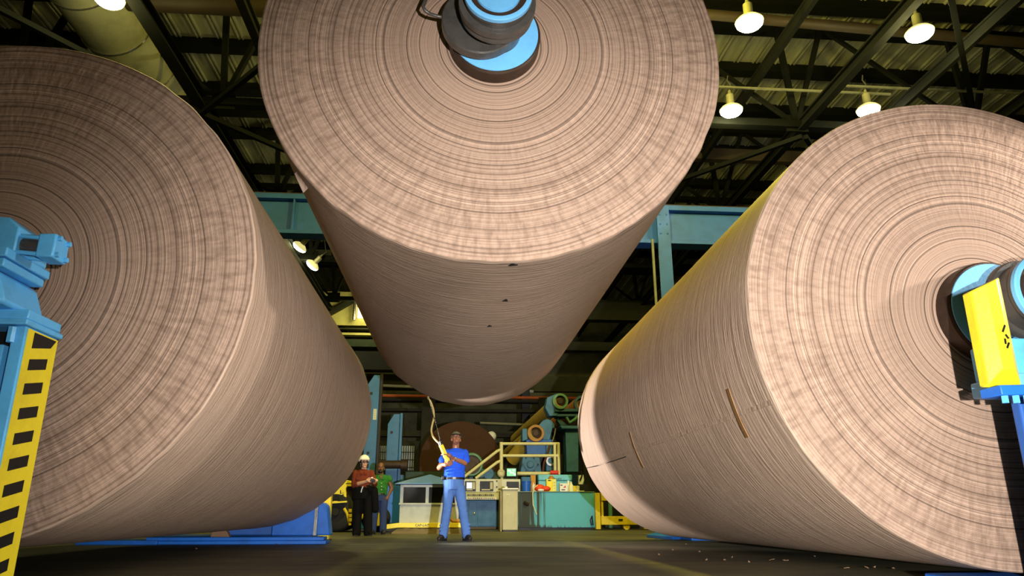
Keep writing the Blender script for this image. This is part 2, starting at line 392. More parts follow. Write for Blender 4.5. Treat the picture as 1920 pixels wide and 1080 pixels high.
def spool(c, y0, y1, root):
    cx, cz = c
    def L(name, prof, mat, n=48):
        return MB().lathe((cx, y0, cz), (0, -1, 0), prof, n).build(name, mat, root, smooth=35)
    sh = L('flange', [(-0.02, 0.2), (-0.02, 0.355), (0.0, 0.355), (0.015, 0.362), (0.135, 0.362), (0.150, 0.350), (0.150, 0.342)], RUST, 64)
    L('flange_face', [(0.148, 0.343), (0.158, 0.340), (0.158, 0.20)], CYAN, 64)
    L('collar', [(0.150, 0.20), (0.37, 0.225), (0.375, 0.262), (0.385, 0.272), (0.425, 0.272), (0.44, 0.262), (0.44, 0.235)], STEEL)
    L('journal', [(0.43, 0.236), (0.56, 0.236), (0.565, 0.246), (0.60, 0.248)], STEEL)
    L('end_cap', [(0.598, 0.250), (0.63, 0.250), (0.635, 0.24), (0.635, 0.215), (0.612, 0.212)], CYAN)
    L('cap_recess', [(0.606, 0.212), (0.606, 0.16)], RUST)
    L('end_plug', [(0.605, 0.165), (0.622, 0.160), (0.622, 0.05), (0.630, 0.045), (0.630, 0.0)], CYAN)
    MB().lathe((cx, y1, cz), (0, 1, 0), [(-0.02, 0.2), (-0.02, 0.36), (0.14, 0.36), (0.15, 0.345), (0.15, 0.24), (0.55, 0.24), (0.56, 0.25), (0.63, 0.25), (0.63, 0.0)], 40).build('rear_journal', STEEL, root)
def reel(c, rad, y0, y1, label, side, seed, edge):
    root = thing('paper_reel', label, 'paper reel', (c[0], (y0+y1)/2, c[1]-rad), 'giant kraft paper reels')
    winding(c, rad, y0, y1, 'paper_winding', root, side, seed, edge)
    spool(c, y0, y1, root)
    return root
CC, CR, CY0, CY1 = (0.231, 4.042), 1.851, 4.99, 12.45
LC, LR, LY0, LY1 = (-3.228, 2.005), 1.800, 4.92, 12.38
RC, RR, RY0, RY1 = (3.775, 1.806), 1.738, 4.79, 12.25
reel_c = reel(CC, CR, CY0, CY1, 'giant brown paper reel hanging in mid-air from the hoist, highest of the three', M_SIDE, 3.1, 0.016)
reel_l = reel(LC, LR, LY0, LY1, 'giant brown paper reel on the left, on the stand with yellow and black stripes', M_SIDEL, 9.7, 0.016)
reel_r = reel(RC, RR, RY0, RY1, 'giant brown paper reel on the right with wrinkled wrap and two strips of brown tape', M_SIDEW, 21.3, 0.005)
def on_side(c, rad, px, py, lift=0.004):
    """point where the ray through a pixel meets a reel's side"""
    d = ray(px, py); ox, oz = -c[0], CAMH - c[1]
    A = d.x**2+d.z**2; B = 2*(ox*d.x+oz*d.z); Cc = ox**2+oz**2-(rad+lift)**2; D = max(B*B-4*A*Cc, 0)
    return d*((-B-math.sqrt(D))/(2*A)) + Vector((0, 0, CAMH))
def strip_on(c, rad, pa, pb, width, name, mat, root, n=14):
    a, b = on_side(c, rad, *pa), on_side(c, rad, *pb); m = MB(); vs = []; fs = []
    aa, ab = math.atan2(a.z-c[1], a.x-c[0]), math.atan2(b.z-c[1], b.x-c[0])
    if ab-aa > PI: ab -= 2*PI
    if aa-ab > PI: ab += 2*PI
    for i in range(n+1):
        t = i/n; g = aa+(ab-aa)*t; y = a.y+(b.y-a.y)*t
        for s_, rr in ((-1, 0.003), (-1, 0.010), (1, 0.010), (1, 0.003)):
            vs.append((c[0]+(rad+rr)*math.cos(g), y+s_*width/2, c[1]+(rad+rr)*math.sin(g)))
    for i in range(n):
        for k in range(4): fs.append((i*4+k, i*4+(k+1) % 4, (i+1)*4+(k+1) % 4, (i+1)*4+k))
    fs += [(0, 1, 2, 3), (n*4+3, n*4+2, n*4+1, n*4)]
    m.add(vs, fs); return m.build(name, mat, root)
tp = strip_on(RC, RR, (1365, 729), (1402, 820), 0.055, 'tape_strip', TAPE, reel_r)
strip_on(RC, RR, (1181, 810), (1207, 877), 0.05, 'tape_strip', TAPE, reel_r)
# loose outer sheet edge on the right reel: a seam running along the roll
def seam(c, rad, pix, root, mat, name, wd=0.02, hgt=0.006):
    P = [on_side(c, rad, *p) for p in pix]; m = MB(); vs = []; fs = []
    for p in P:
        nrm = Vector((p.x-c[0], 0, p.z-c[1])).normalized(); tan = Vector((-nrm.z, 0, nrm.x))
        q = Vector((c[0], p.y, c[1])) + nrm*rad
        vs += [q+nrm*0.002-tan*wd, q+nrm*hgt, q+nrm*0.002+tan*wd*0.1]
    for i in range(len(P)-1):
        for k in range(2): fs.append((i*3+k, i*3+k+1, (i+1)*3+k+1, (i+1)*3+k))
    m.add(vs, fs); return m.build(name, mat, root)
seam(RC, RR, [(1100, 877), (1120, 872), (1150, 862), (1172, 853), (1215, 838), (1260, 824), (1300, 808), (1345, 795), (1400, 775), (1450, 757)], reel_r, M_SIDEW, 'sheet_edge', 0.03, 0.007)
seam(RC, RR, [(1100, 878), (1120, 874), (1150, 865), (1174, 857)], reel_r, BLK, 'gap_shade_strip', 0.011, 0.003)  # black strip standing in for the shade inside the open seam
def spot_patch(c, rad, px, py, wx, wz, name, mat, root):
    p = on_side(c, rad, px, py); nrm = Vector((p.x-c[0], 0, p.z-c[1])).normalized(); tan = Vector((-nrm.z, 0, nrm.x)); q = Vector((c[0], p.y, c[1])) + nrm*(rad+0.004)
    vs = []
    for k in range(12):
        a = 2*PI*k/12; rr = 1+0.35*math.sin(3*a+px)
        vs.append(q + tan*math.cos(a)*wx*rr + Vector((0, 1, 0))*math.sin(a)*wz*rr)
    MB().prism(vs, nrm*0.004).build(name, mat, root)
spot_patch(CC, CR, 962, 496, 0.03, 0.022, 'dark_smear', BLK, reel_c)
spot_patch(CC, CR, 918, 611, 0.018, 0.03, 'dark_smear', BLK, reel_c)
spot_patch(CC, CR, 948, 563, 0.02, 0.03, 'dark_smear', BLK, reel_c)
# torn loose edge flap on the left of the centre reel
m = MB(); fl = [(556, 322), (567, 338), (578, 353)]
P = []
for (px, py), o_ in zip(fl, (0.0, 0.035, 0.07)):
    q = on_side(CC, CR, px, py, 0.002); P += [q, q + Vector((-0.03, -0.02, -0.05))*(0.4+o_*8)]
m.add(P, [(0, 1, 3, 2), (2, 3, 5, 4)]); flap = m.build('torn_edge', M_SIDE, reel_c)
sm = flap.modifiers.new('thick', 'SOLIDIFY'); sm.thickness = 0.006

# hoist plate with lifting rod at the centre reel's hub
hp = thing('hoist_plate', 'dark steel lifting plate with a bent rod handle at the hub of the hanging reel', 'hoist hook', (CC[0]-0.12, 4.78, CC[1]-0.3))
HX, HZ = CC[0]-0.115, CC[1]+0.015
MB().lathe((HX, 4.795, HZ), (0, -1, 0), [(0, 0.255), (0, 0.290), (0.01, 0.300), (0.085, 0.300), (0.095, 0.290), (0.098, 0.21), (0.09, 0.16), (0, 0.16)], 56, closed=True).build('plate', STEEL, hp, smooth=35)
a0 = at(818, 30, 4.73)
MB().tube([a0+Vector((0.05, 0, -0.01)), a0, at(806, 26, 4.70), at(797, 20, 4.68), at(793, 12, 4.67), at(797, 2, 4.67), at(803, -12, 4.68), at(815, -22, 4.70), at(840, -25, 4.73)], 0.014, 10).build('rod_handle', STEEL, hp)
# hoist beam and straps above (out of frame top)
hb = thing('lifting_sling', 'steel sling running up from the hub of the hanging reel', 'sling', (CC[0], 4.50, CC[1]+0.2))
MB().tube([(CC[0]-0.26, 4.49, CC[1]+0.1), (CC[0]-0.26, 4.49, 9.8)], 0.035, 10).tube([(CC[0]+0.26, 4.49, CC[1]+0.1), (CC[0]+0.26, 4.49, 9.8)], 0.035, 10).build('cable', STEEL, hb)
MB().lathe((CC[0], 4.53, CC[1]), (0, -1, 0), [(0, 0.237), (0, 0.285), (0.06, 0.285), (0.06, 0.237)], 40, closed=True).build('saddle', STEEL, hb)

# ------------------------------------------------------------------ reel stands
def slab(m, x0, x1, y0, y1, z0, z1): return m.box2((x0, y0, z0), (x1, y1, z1))
# left front stand with striped column
LS = thing('reel_stand', 'blue reel stand with a yellow and black striped face at the left edge', 'stand', (-3.6, 4.4, 0), 'reel stands')
FX = at(108, 636, 4.62).x                         # x of the striped face
YN = atx(50, 613, FX).y                           # its near edge
ZT = at(108, 636, 4.62).z
slab(MB(), FX-0.075, FX, YN, 4.62, 0.07, ZT).build('column', BLUE, LS, bevel=0.008)
slab(MB(), FX-0.60, FX-0.075, YN+0.16, 4.60, 0.07, ZT).build('recess_shade_panel', BLK, LS)  # black slab standing in for the shade inside the open column
slab(MB(), FX-1.1, FX-0.135, YN+0.05, 4.60, 0.07, ZT-0.10).build('inner_web', BLUE, LS, bevel=0.008)
sx = FX+0.004
slab(MB(), FX, sx, YN+0.02, 4.62, 0.10, ZT-0.01).build('yellow_panel', YEL, LS)
span = 4.62-YN
for k in range(9):                                  # black slanted blocks
    zc = ZT-0.19-k*0.142
    b = MB(); y0, y1 = YN+0.24*span, YN+0.77*span
    b.prism([(sx, y0, zc-0.055), (sx, y1, zc-0.018), (sx, y1, zc+0.047), (sx, y0, zc+0.010)], (0.003, 0, 0)); b.build('black_block', BLK, LS)
b = MB(); b.prism([(sx, YN+0.24*span, ZT-0.115), (sx, YN+0.80*span, ZT-0.075), (sx, 4.60, ZT-0.02), (sx, YN+0.24*span, ZT-0.02)], (0.003, 0, 0)); b.build('black_block', BLK, LS)
zb = ZT-0.19-9*0.142
b = MB(); b.prism([(sx, YN+0.24*span, 0.10), (sx, YN+0.80*span, 0.10), (sx, YN+0.77*span, zb+0.05), (sx, YN+0.24*span, zb-0.02)], (0.003, 0, 0)); b.build('black_block', BLK, LS)
slab(MB(), FX-1.2, FX+0.10, YN-0.12, 4.74, 0.0, 0.075).build('base_plate', BLUE, LS, bevel=0.01)
slab(MB(), FX-1.2, FX+0.02, YN-0.04, 4.64, ZT, ZT+0.035).build('top_plate', BLUE, LS, bevel=0.008)
slab(MB(), FX-1.2, FX+0.01, YN-0.02, 4.62, ZT+0.038, ZT+0.095).build('top_plate', BLUE, LS, bevel=0.008)
hc = at(20, 632, YN-0.01)
MB().cyl(hc+Vector((0, 0, -0.03)), hc+Vector((0, 0, 0.06)), 0.022, n=6).build('bolt', BLUE, LS)
# saddle housing (tapered)
z0 = ZT+0.095; z1 = at(60, 535, 4.45).z
XR0, XR1 = at(76, 597, 4.5).x, at(62, 540, 4.5).x
m = MB(); m.prism([(FX-1.2, 4.12, z0), (XR0, 4.12, z0), (XR1, 4.12, z1), (FX-1.2, 4.12, z1)], (0, 0.44, 0)); m.build('saddle_housing', BLUE, LS, bevel=0.03)
p0, p1 = at(34, 507, 4.30), at(84, 545, 4.55)
m = MB(); m.box2((FX-1.2, 4.08, z1), (XR1+0.06, 4.50, z1+0.05)); m.box2((FX-1.2, 4.06, z1+0.056), (XR1+0.075, 4.52, z1+0.11)); m.build('clamp_plate', BLUE, LS, bevel=0.008)
z2 = z1+0.11; z3 = at(20, 425, 4.3).z
m = MB(); xr = at(40, 470, 4.2).x
m.prism([(FX-1.2, 4.14, z2), (xr, 4.14, z2), (xr, 4.14, z3-0.06), (xr-0.07, 4.14, z3), (FX-1.2, 4.14, z3+0.04)], (0, 0.34, 0)); m.build('chuck_body', BLUE, LS, bevel=0.012)
ca, cb = at(38, 462, 4.22), at(84, 467, 4.22); cw = 0.125
for dy in (-cw/2, cw/2):
    for dz in (-cw/2, cw/2): MB().cyl(ca+Vector((0, dy*0.8, dz*0.8)), cb+Vector((0.02, dy*0.8, dz*0.8)), 0.013, n=10).build('tie_rod', BLUE, LS)
MB().cyl(ca, cb, 0.05, n=24).build('cylinder_barrel', STEEL, LS)
MB().box(cb+Vector((0.045, 0, 0)), (0.10, cw+0.03, cw+0.02)).build('end_block', BLUE, LS, bevel=0.01)
MB().box(ca+Vector((-0.02, 0, 0)), (0.05, cw+0.02, cw+0.02)).build('mount_block', BLUE, LS, bevel=0.01)
for dy in (-0.05, 0.05):
    for dz in (-0.05, 0.05): MB().cyl(cb+Vector((0.09, dy, dz)), cb+Vector((0.115, dy, dz)), 0.016, n=6).build('bolt', BLUE, LS)
MB().lathe((LC[0], 4.14, LC[1]), (0, 1, 0), [(0, 0.30), (0.03, 0.33), (0.30, 0.33), (0.30, 0.25), (0, 0.25)], 40, closed=True).build('bearing_ring', BLUE, LS)
# right front stand: yellow cover box, blue plates
RS = thing('reel_stand', 'blue reel stand with a yellow cover box at the right edge', 'stand', (4.0, 4.4, 0), 'reel stands')
YB = 4.12
def rp(px, py, y=YB): return at(px, py, y)
a, b_ = rp(1803, 546), rp(1878, 520); zt0, zt1 = a.z, b_.z
bot = rp(1836, 722).z
xl = rp(1820, 640, YB+0.08).x; wdt = at(1899, 645, YB).x - xl
sec = [(xl, 0.0), (xl+0.33*wdt, -0.055), (xl+0.70*wdt, -0.055), (xl+wdt, 0.0), (xl+wdt, 0.08), (xl, 0.08)]
m = MB(); n = len(sec)
vs = [(sx_, YB+sy_, bot + (0.09 if i in (1, 2) else 0)) for i, (sx_, sy_) in enumerate(sec)] + [(sx_, YB+sy_, zt0 + (zt1-zt0)*(sx_-xl)/wdt) for sx_, sy_ in sec]
m.add(vs, [tuple(range(n))[::-1], tuple(range(n, 2*n))] + [(k, (k+1) % n, n+(k+1) % n, n+k) for k in range(n)])
m.build('cover_box', YEL, RS, bevel=0.008, smooth=20)
for (u, v_, l_) in ((0.125, 0.34, 0.05), (0.135, 0.29, 0.03), (0.118, 0.26, 0.035), (0.13, 0.235, 0.04)):
    MB().box((xl+u, YB-0.057, bot+v_), (0.012, 0.003, l_), (0, 0.5*math.sin(v_*60), 0)).build('scratch', BLK, RS)
MB().box((xl+wdt/2+0.03, YB+0.03, bot-0.035), (wdt+0.01, 0.18, 0.06), (0, -0.03, 0)).build('cover_plate', BASEBLUE, RS, bevel=0.006)
for k in range(3): MB().cyl((xl+0.07+0.07*k, YB-0.02, bot-0.11), (xl+0.07+0.07*k, YB-0.02, bot-0.06), 0.020, n=6).build('bolt', BLUE, RS)
slab(MB(), xl+wdt+0.01, xl+wdt+0.8, YB+0.05, YB+0.40, bot+0.08, bot+0.31).build('saddle_block', BLUE, RS, bevel=0.015)
slab(MB(), xl+wdt+0.0, xl+wdt+0.9, YB+0.02, YB+0.44, bot-0.02, bot+0.085).build('saddle_block', CYAN, RS, bevel=0.012)
xcol = at(1914, 860, YB+0.16).x
slab(MB(), xcol, xl+wdt+1.0, YB+0.08, YB+0.16, 0.05, bot-0.02).build('column', SBLUE, RS, bevel=0.015)
slab(MB(), 3.25, 5.2, 3.95, 5.15, 0.0, 0.05).build('base_plate', BASEBLUE, RS, bevel=0.01)
# rear left stand with blue skirt and rear right stand
def rear_stand(cx, cz, y, label, x0, x1, yb0, yb1, foot):
    t = thing('reel_stand', label, 'stand', (cx, y, 0), 'reel stands')
    slab(MB(), x0, x1, yb0, yb1, 0, 0.05).build('base_plate', BASEBLUE, t, bevel=0.01)
    slab(MB(), x0+0.04, x1-0.06, yb0+0.05, yb1-0.05, 0.05, 0.10).build('base_plate', BASEBLUE, t, bevel=0.01)
    m = MB(); m.prism([(cx-foot+(0.2 if foot < 0.4 else 0), y-0.2, 0.1), (cx+foot, y-0.2, 0.1), (cx+0.3, y-0.2, cz-0.34), (cx-0.3, y-0.2, cz-0.34)], (0, 0.4, 0)); m.build('column', SBLUE, t, bevel=0.015)
    slab(MB(), cx-0.4, cx+0.4, y-0.24, y+0.24, cz-0.34, cz-0.256).build('saddle_block', SBLUE, t, bevel=0.01)
    return t
SL = rear_stand(LC[0], LC[1], 12.85, 'blue reel stand at the far end of the left reel, with a sloping skirt plate', -4.6, -2.2, 11.95, 13.2, 0.55)
MB().box2((-4.6, 11.55, 0), (at(612, 1018, 11.6).x, 11.93, 0.05)).build('base_plate', BASEBLUE, SL, bevel=0.01)
MB().box2((-4.5, 11.60, 0.05), (at(608, 1015, 11.65).x, 11.90, 0.10)).build('base_plate', BASEBLUE, SL, bevel=0.01)
m = MB(); ax, ay = -2.05, 11.75
m.prism([(-2.9, 12.45, 0.1), (-2.20, 12.45, 0.1), (-2.20, 12.45, 0.62), (-2.9, 12.45, 0.62)], (0, 0.08, 0)); m.build('skirt_plate', BASEBLUE, SL, bevel=0.01)
m = MB(); q0 = at(575, 1013, 12.3)
m.prism([(-2.20, 12.42, 0.1), (-1.98, 12.42, 0.1), (-2.06, 12.42, 0.55), (-2.12, 12.42, 0.60), (-2.20, 12.42, 0.60)], (0, 0.32, 0)); m.build('skirt_gusset', BASEBLUE, SL, bevel=0.02)
MB().box((-2.215, 12.43, 0.34), (0.05, 0.06, 0.48)).build('skirt_edge', CHROME, SL)
tag(slab(MB(), at(160, 1012, 11.8).x, at(310, 1012, 11.8).x, 11.5, 12.2, 0, 0.06).build('floor_plate', BASEBLUE, None, bevel=0.01), 'long low blue floor plate beneath the left reel, left of the skirted stand', 'floor plate')
SR = rear_stand(RC[0], RC[1], 12.75, 'blue reel stand at the far end of the right reel, its base showing beneath', 3.95, 5.0, 12.5, 13.3, 0.3)
fp = MB(); fp.prism([atz(1213, 1008, 0)-Vector((0, .0, 0)), atz(1262, 1012, 0), atz(1300, 1010, 0), atz(1230, 1003, 0)], (0, 0, 0.055))
tag(fp.build('floor_plate', BASEBLUE, None, bevel=0.008), 'low blue floor plate beside the right reel', 'floor plate')
# yellow bollard by the rear left stand
bp = atz(607, 1014, 0); bp.y = max(bp.y, 12.12)
bo = thing('bollard', 'square yellow bollard with a white edge strip beside the left reel', 'bollard', bp)
MB().box((bp.x-0.02, bp.y+0.15, 0.6), (0.16, 0.16, 1.2)).build('post', YEL, bo, bevel=0.01)
MB().box((bp.x-0.105, bp.y+0.08, 0.6), (0.012, 0.03, 1.18)).build('edge_strip', WHITE, bo)
MB().box((bp.x-0.02, bp.y+0.15, 0.012), (0.22, 0.22, 0.024)).build('foot_plate', RUST, bo)
# ------------------------------------------------------------------ roof steel, ducts, lamps
PURY = [5.6, 8.6, 11.6, 14.6, 16.45, 17.5, 19.6, 22.0, 25.0, 28.0, 31.0, 34.0, 37.0, 40.0]
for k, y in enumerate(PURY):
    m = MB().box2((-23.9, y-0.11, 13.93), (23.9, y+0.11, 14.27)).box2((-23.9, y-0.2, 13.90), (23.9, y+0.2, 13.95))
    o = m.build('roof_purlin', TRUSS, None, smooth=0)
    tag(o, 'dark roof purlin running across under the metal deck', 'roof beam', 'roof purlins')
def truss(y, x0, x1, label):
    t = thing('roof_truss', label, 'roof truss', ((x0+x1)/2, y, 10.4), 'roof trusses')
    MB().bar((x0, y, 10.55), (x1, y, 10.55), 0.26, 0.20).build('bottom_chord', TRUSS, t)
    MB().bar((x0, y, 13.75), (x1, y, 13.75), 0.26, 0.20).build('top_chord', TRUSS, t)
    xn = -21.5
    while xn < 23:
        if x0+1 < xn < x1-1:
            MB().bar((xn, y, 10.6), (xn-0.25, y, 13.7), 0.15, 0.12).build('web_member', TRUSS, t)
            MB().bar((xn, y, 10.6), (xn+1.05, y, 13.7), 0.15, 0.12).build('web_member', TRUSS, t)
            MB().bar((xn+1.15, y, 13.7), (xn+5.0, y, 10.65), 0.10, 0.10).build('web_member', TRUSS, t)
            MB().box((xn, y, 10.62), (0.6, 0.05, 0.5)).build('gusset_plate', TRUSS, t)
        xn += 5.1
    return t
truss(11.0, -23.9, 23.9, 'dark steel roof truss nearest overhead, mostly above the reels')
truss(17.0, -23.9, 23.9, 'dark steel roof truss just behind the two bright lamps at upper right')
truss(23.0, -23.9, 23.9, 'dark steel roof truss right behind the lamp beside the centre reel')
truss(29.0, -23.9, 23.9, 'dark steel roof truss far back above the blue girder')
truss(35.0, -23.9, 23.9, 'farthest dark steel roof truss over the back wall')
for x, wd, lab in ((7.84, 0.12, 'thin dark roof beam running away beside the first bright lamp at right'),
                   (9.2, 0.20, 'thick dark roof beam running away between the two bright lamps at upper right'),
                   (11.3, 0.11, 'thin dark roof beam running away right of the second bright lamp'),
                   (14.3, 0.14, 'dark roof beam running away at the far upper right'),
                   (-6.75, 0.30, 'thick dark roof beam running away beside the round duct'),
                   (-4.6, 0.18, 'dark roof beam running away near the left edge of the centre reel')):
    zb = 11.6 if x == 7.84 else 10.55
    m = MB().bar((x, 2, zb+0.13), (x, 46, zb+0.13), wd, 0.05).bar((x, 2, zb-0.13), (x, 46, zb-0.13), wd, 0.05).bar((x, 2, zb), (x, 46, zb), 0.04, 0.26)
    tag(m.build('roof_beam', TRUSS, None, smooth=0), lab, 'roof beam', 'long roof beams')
for k, (p, q) in enumerate(((( 9.3, 17), (14.3, 23)), ((9.2, 17), (4.0, 23)), ((-6.7, 17), (-1.2, 23)), ((-6.7, 17), (-11.0, 11)), ((14.3, 17), (9.3, 11)), ((-1.2, 17), (-6.7, 23)), ((-6.7, 23), (-1.2, 29)), ((-6.7, 17), (-1.2, 11)))):
    z = 10.22 if k != 5 else 10.06
    tag(MB().bar(p+(z,), q+(z,), 0.12, 0.12).build('cross_brace', TRUSS, None, smooth=0), 'thin diagonal bracing bar between the long roof beams', 'brace', 'roof bracing')
# big round duct upper left
dt = thing('ventilation_duct', 'big round grey ventilation duct with seam bands at upper left', 'duct', (-8.75, 14, 11.5))
MB().cyl((-8.75, 2, 12.1), (-8.75, 26, 12.1), 0.85, n=40).build('pipe', DUCT, dt)
for y in (6, 8.2, 10.4, 12.6, 14.4, 16.1, 17.8, 19.5, 21.5, 24): MB().lathe((-8.75, y, 12.1), (0, 1, 0), [(0, 0.85), (0, 0.872), (0.05, 0.872), (0.05, 0.85)], 40).build('seam_band', CHROME, dt)
m = MB().cyl((-8.0, 15.0, 12.0), (CC[0]-1.5, 15.0, 12.0), 0.24, n=20); m.cyl((CC[0]-1.5, 15.0, 12.0), (2.5, 15.0, 12.0), 0.24, n=20, caps=True)
tag(m.build('overhead_pipe', BROWNST, None), 'brown pipe crossing beneath the roof left of the hanging reel', 'pipe', 'overhead pipes')
tag(MB().cyl((-20, 14.2, 12.0), (-9.8, 14.2, 12.0), 0.42, n=24).build('overhead_pipe', BROWNST, None), 'fat brown pipe joining the round duct in the top left corner', 'pipe', 'overhead pipes')
tag(MB().cyl((5.0, 14.6, 12.15), (23, 15.6, 12.15), 0.13, n=14).build('overhead_pipe', BROWNST, None), 'brown pipe just behind the two bright lamps at upper right', 'pipe', 'overhead pipes')
tag(MB().bar((3.0, 21.0, 11.7), (23, 21.0, 11.7), 0.25, 0.40).build('crane_rail_beam', BROWNST, None), 'brown beam crossing behind the lamp right of the hanging reel', 'roof beam')
BULB = emit('lamp_glow', (255, 250, 205), 45.0); BULBD = emit('lamp_glow_side', (255, 250, 225), 9.0)
GLOWR = emit('glowing_acrylic_reflector', (200, 190, 120), 1.2)
HOUS = paint('lamp_housing', (150, 148, 120), 0.5, 0.3, dirt=0.2)
def highbay(p, label, power, tilt=(0, 0), r=0.26, on=True, top=11.65, tint=(1.0, 0.90, 0.34)):
    p = Vector(p); t = thing('highbay_lamp', label, 'ceiling lamp', p, 'high bay lamps')
    d = (Matrix.Rotation(tilt[0], 3, 'X') @ Matrix.Rotation(tilt[1], 3, 'Y')) @ Vector((0, 0, 1))
    r = r+0.03
    MB().lathe(p, d, [(0.0, r), (0.015, r+0.012), (0.08, r*0.86), (0.15, r*0.50), (0.16, 0.0)], 40).build('reflector', GLOWR, t)
    MB().lathe(p, d, [(0.15, 0.10), (0.46, 0.10), (0.50, 0.05), (0.60, 0.03), (0.60, 0.0)], 20).build('ballast_housing', HOUS, t)
    MB().lathe(p, -d, [(0.0, r-0.004), (0.05, r*0.96), (0.10, r*0.80), (0.14, r*0.5), (0.155, 0.0)], 40).build('lens', BULB, t, smooth=70)
    MB().tube([p+d*0.6, p+d*0.75+Vector((0.05, 0, 0.02)), p+d*0.8+Vector((-0.03, 0, 0.1)), Vector((p.x, p.y, top))], 0.018, 8).build('hook', STEEL, t)
    if on:
        l = bpy.data.lights.new('lamp_light', 'POINT'); l.energy = power; l.color = tint; l.shadow_soft_size = 0.24
        o = bpy.data.objects.new('lamp_light', l); col.objects.link(o); o.parent = t; o.location = -d*0.46
    return t
ZL = 10.6
highbay(atz(1405, 42, ZL), 'glowing roof lamp just right of the hanging reel, near the top edge', 400)
highbay(atz(1724, 62, ZL), 'glowing roof lamp at the upper right, the rightmost one lit', 400)
highbay(atz(1371, 207, ZL), 'glowing roof lamp on a thin rail beside the right edge of the hanging reel', 160)
highbay(atz(1628, 206, ZL), 'roof lamp half hidden behind the top of the right reel', 50)
highbay(atz(205, -2, ZL), 'glowing roof lamp under the round duct at the top left', 150)
highbay(atz(562, 463, 10.4), 'small tilted lamp, the upper one between left and centre reels', 90, (0.35, 0.7), top=13.92)
highbay(atz(586, 497, 10.2), 'small tilted lamp, the lower one between left and centre reels', 90, (0.35, 0.75), top=13.92)
highbay((3.2, 28.0, 10.6), 'roof lamp hidden behind the hanging reel', 110, top=13.92)
highbay((-1.0, 19.6, 10.6), 'roof lamp over the work floor behind the hanging reel', 420, top=13.92)
highbay((13.0, 19.6, 10.6), 'roof lamp far right behind the right reel', 50, top=13.92)
highbay((2.6, 11.3, 10.6), 'roof lamp overhead above the gap between centre and right reels', 2700, top=13.92, tint=(1.0, 0.82, 0.10))
highbay((-2.9, 9.3, 10.6), 'roof lamp overhead above the gap between left and centre reels', 900, top=13.92, tint=(1.0, 0.84, 0.14))
r1 = at(1344, 172, 17.0); r2 = at(1500, 181, 17.0)
lp = atz(1371, 207, ZL)
tag(MB().bar((lp.x-0.35, lp.y, 11.30), (lp.x+4.5, lp.y, 11.30), 0.05, 0.05).build('lamp_rail', DUCT, None), 'thin pale rail carrying the lamp beside the hanging reel', 'rail', 'lamp rails')
lq = atz(1628, 206, ZL)
tag(MB().bar((lq.x-0.5, lq.y, 11.30), (lq.x+4.5, lq.y, 11.30), 0.05, 0.05).build('lamp_rail', DUCT, None), 'thin pale rail carrying the lamp above the right reel', 'rail', 'lamp rails')

# ------------------------------------------------------------------ blue crane girder and column
gz0, gz1 = at(1260, 462, 20).z, at(1260, 391, 20).z
g = thing('crane_girder', 'blue steel crane girder across the hall behind the reels', 'girder', (0, 20, gz0))
m = MB().box2((-23, 19.75, gz1-0.16), (23, 20.25, gz1)).build('top_flange', SBLUE, g, bevel=0.01)
MB().box2((-23, 19.97, gz0+0.1), (23, 20.03, gz1-0.16)).build('web', SBLUE, g)
MB().box2((-23, 19.75, gz0), (23, 20.25, gz0+0.12)).build('bottom_flange', SBLUE, g, bevel=0.01)
xc = at(1241, 430, 19.7).x
for k in range(-5, 6):
    if k: MB().box2((xc+k*3.6-0.02, 19.77, gz0+0.12), (xc+k*3.6+0.02, 19.97, gz1-0.16)).build('stiffener', SBLUE, g)
MB().box2((-23, 19.92, gz1), (23, 20.08, gz1+0.10)).build('crane_rail', RUST, g)
cl = thing('building_column', 'blue steel column with rivets carrying the crane girder, seen between centre and right reels', 'column', (xc, 19.6, 0))
MB().box2((xc-0.19, 19.50, 0), (xc+0.19, 19.56, gz1-0.14)).build('front_flange', SBLUE, cl, bevel=0.006)
MB().box2((xc-0.015, 19.56, 0), (xc+0.015, 19.74, gz1-0.14)).build('web', SBLUE, cl)
for k in range(3):
    for s_ in (-1, 1): MB().ell((xc+s_*0.105, 19.50, gz1-0.42-0.30*k), (0.035, 0.02, 0.035), nu=10, nv=6).build('rivet', SBLUE, cl)
xb = at(1228, 470, 19.6).x
tag(MB().tube([(xb-0.1, 19.45, gz0-0.01), (xb-0.1, 19.45, 0.0)], 0.04, 10).build('conduit_pipe', DUCT, None), 'thin pale conduit pipe beside the blue column', 'pipe')

# ------------------------------------------------------------------ far wall fittings
def at_box(p0, p1, Y, dep, m=None):
    a, b = at(*p0, Y), at(*p1, Y); return (m or MB()).box2((a.x, Y, min(a.z, b.z)), (b.x, Y+dep, max(a.z, b.z)))
def solo(mb, name, m, label, cat, group=None, bevel=0.0, smooth=40):
    return tag(mb.build(name, m, None, bevel=bevel, smooth=smooth), label, cat, group)
yw = at_box((560, 545), (760, 612), 37, 0.3)
o = yw.build('wall_upper', WALLY, None, bevel=0.02); o['kind'] = 'structure'; o.name = 'wall_upper'
wn = MB(); a, b = at(672, 566, 36.9), at(700, 597, 36.9)
wn.box2((a.x, 36.85, b.z), (b.x, 36.95, a.z)); o = wn.build('window_1', emit('daylit_window', (255, 244, 190), 2.2), None); o['kind'] = 'structure'
a2 = at(667, 562, 36.8); tag(MB().cyl((a2.x, 36.6, at(667, 602, 36.8).z), (a2.x, 36.6, at(667, 552, 36.8).z), 0.09, n=12).build('wall_pipe', CHROME, None), 'white vertical pipe by the lit window in the back wall', 'pipe')
l = bpy.data.lights.new('wall_fill_light', 'POINT'); l.energy = 260; l.color = (1.0, 0.90, 0.38); l.shadow_soft_size = 0.5  # unseen lamp added to brighten the wall around the window
o = bpy.data.objects.new('wall_fill_light', l); col.objects.link(o); o.location = at(690, 575, 35.2)
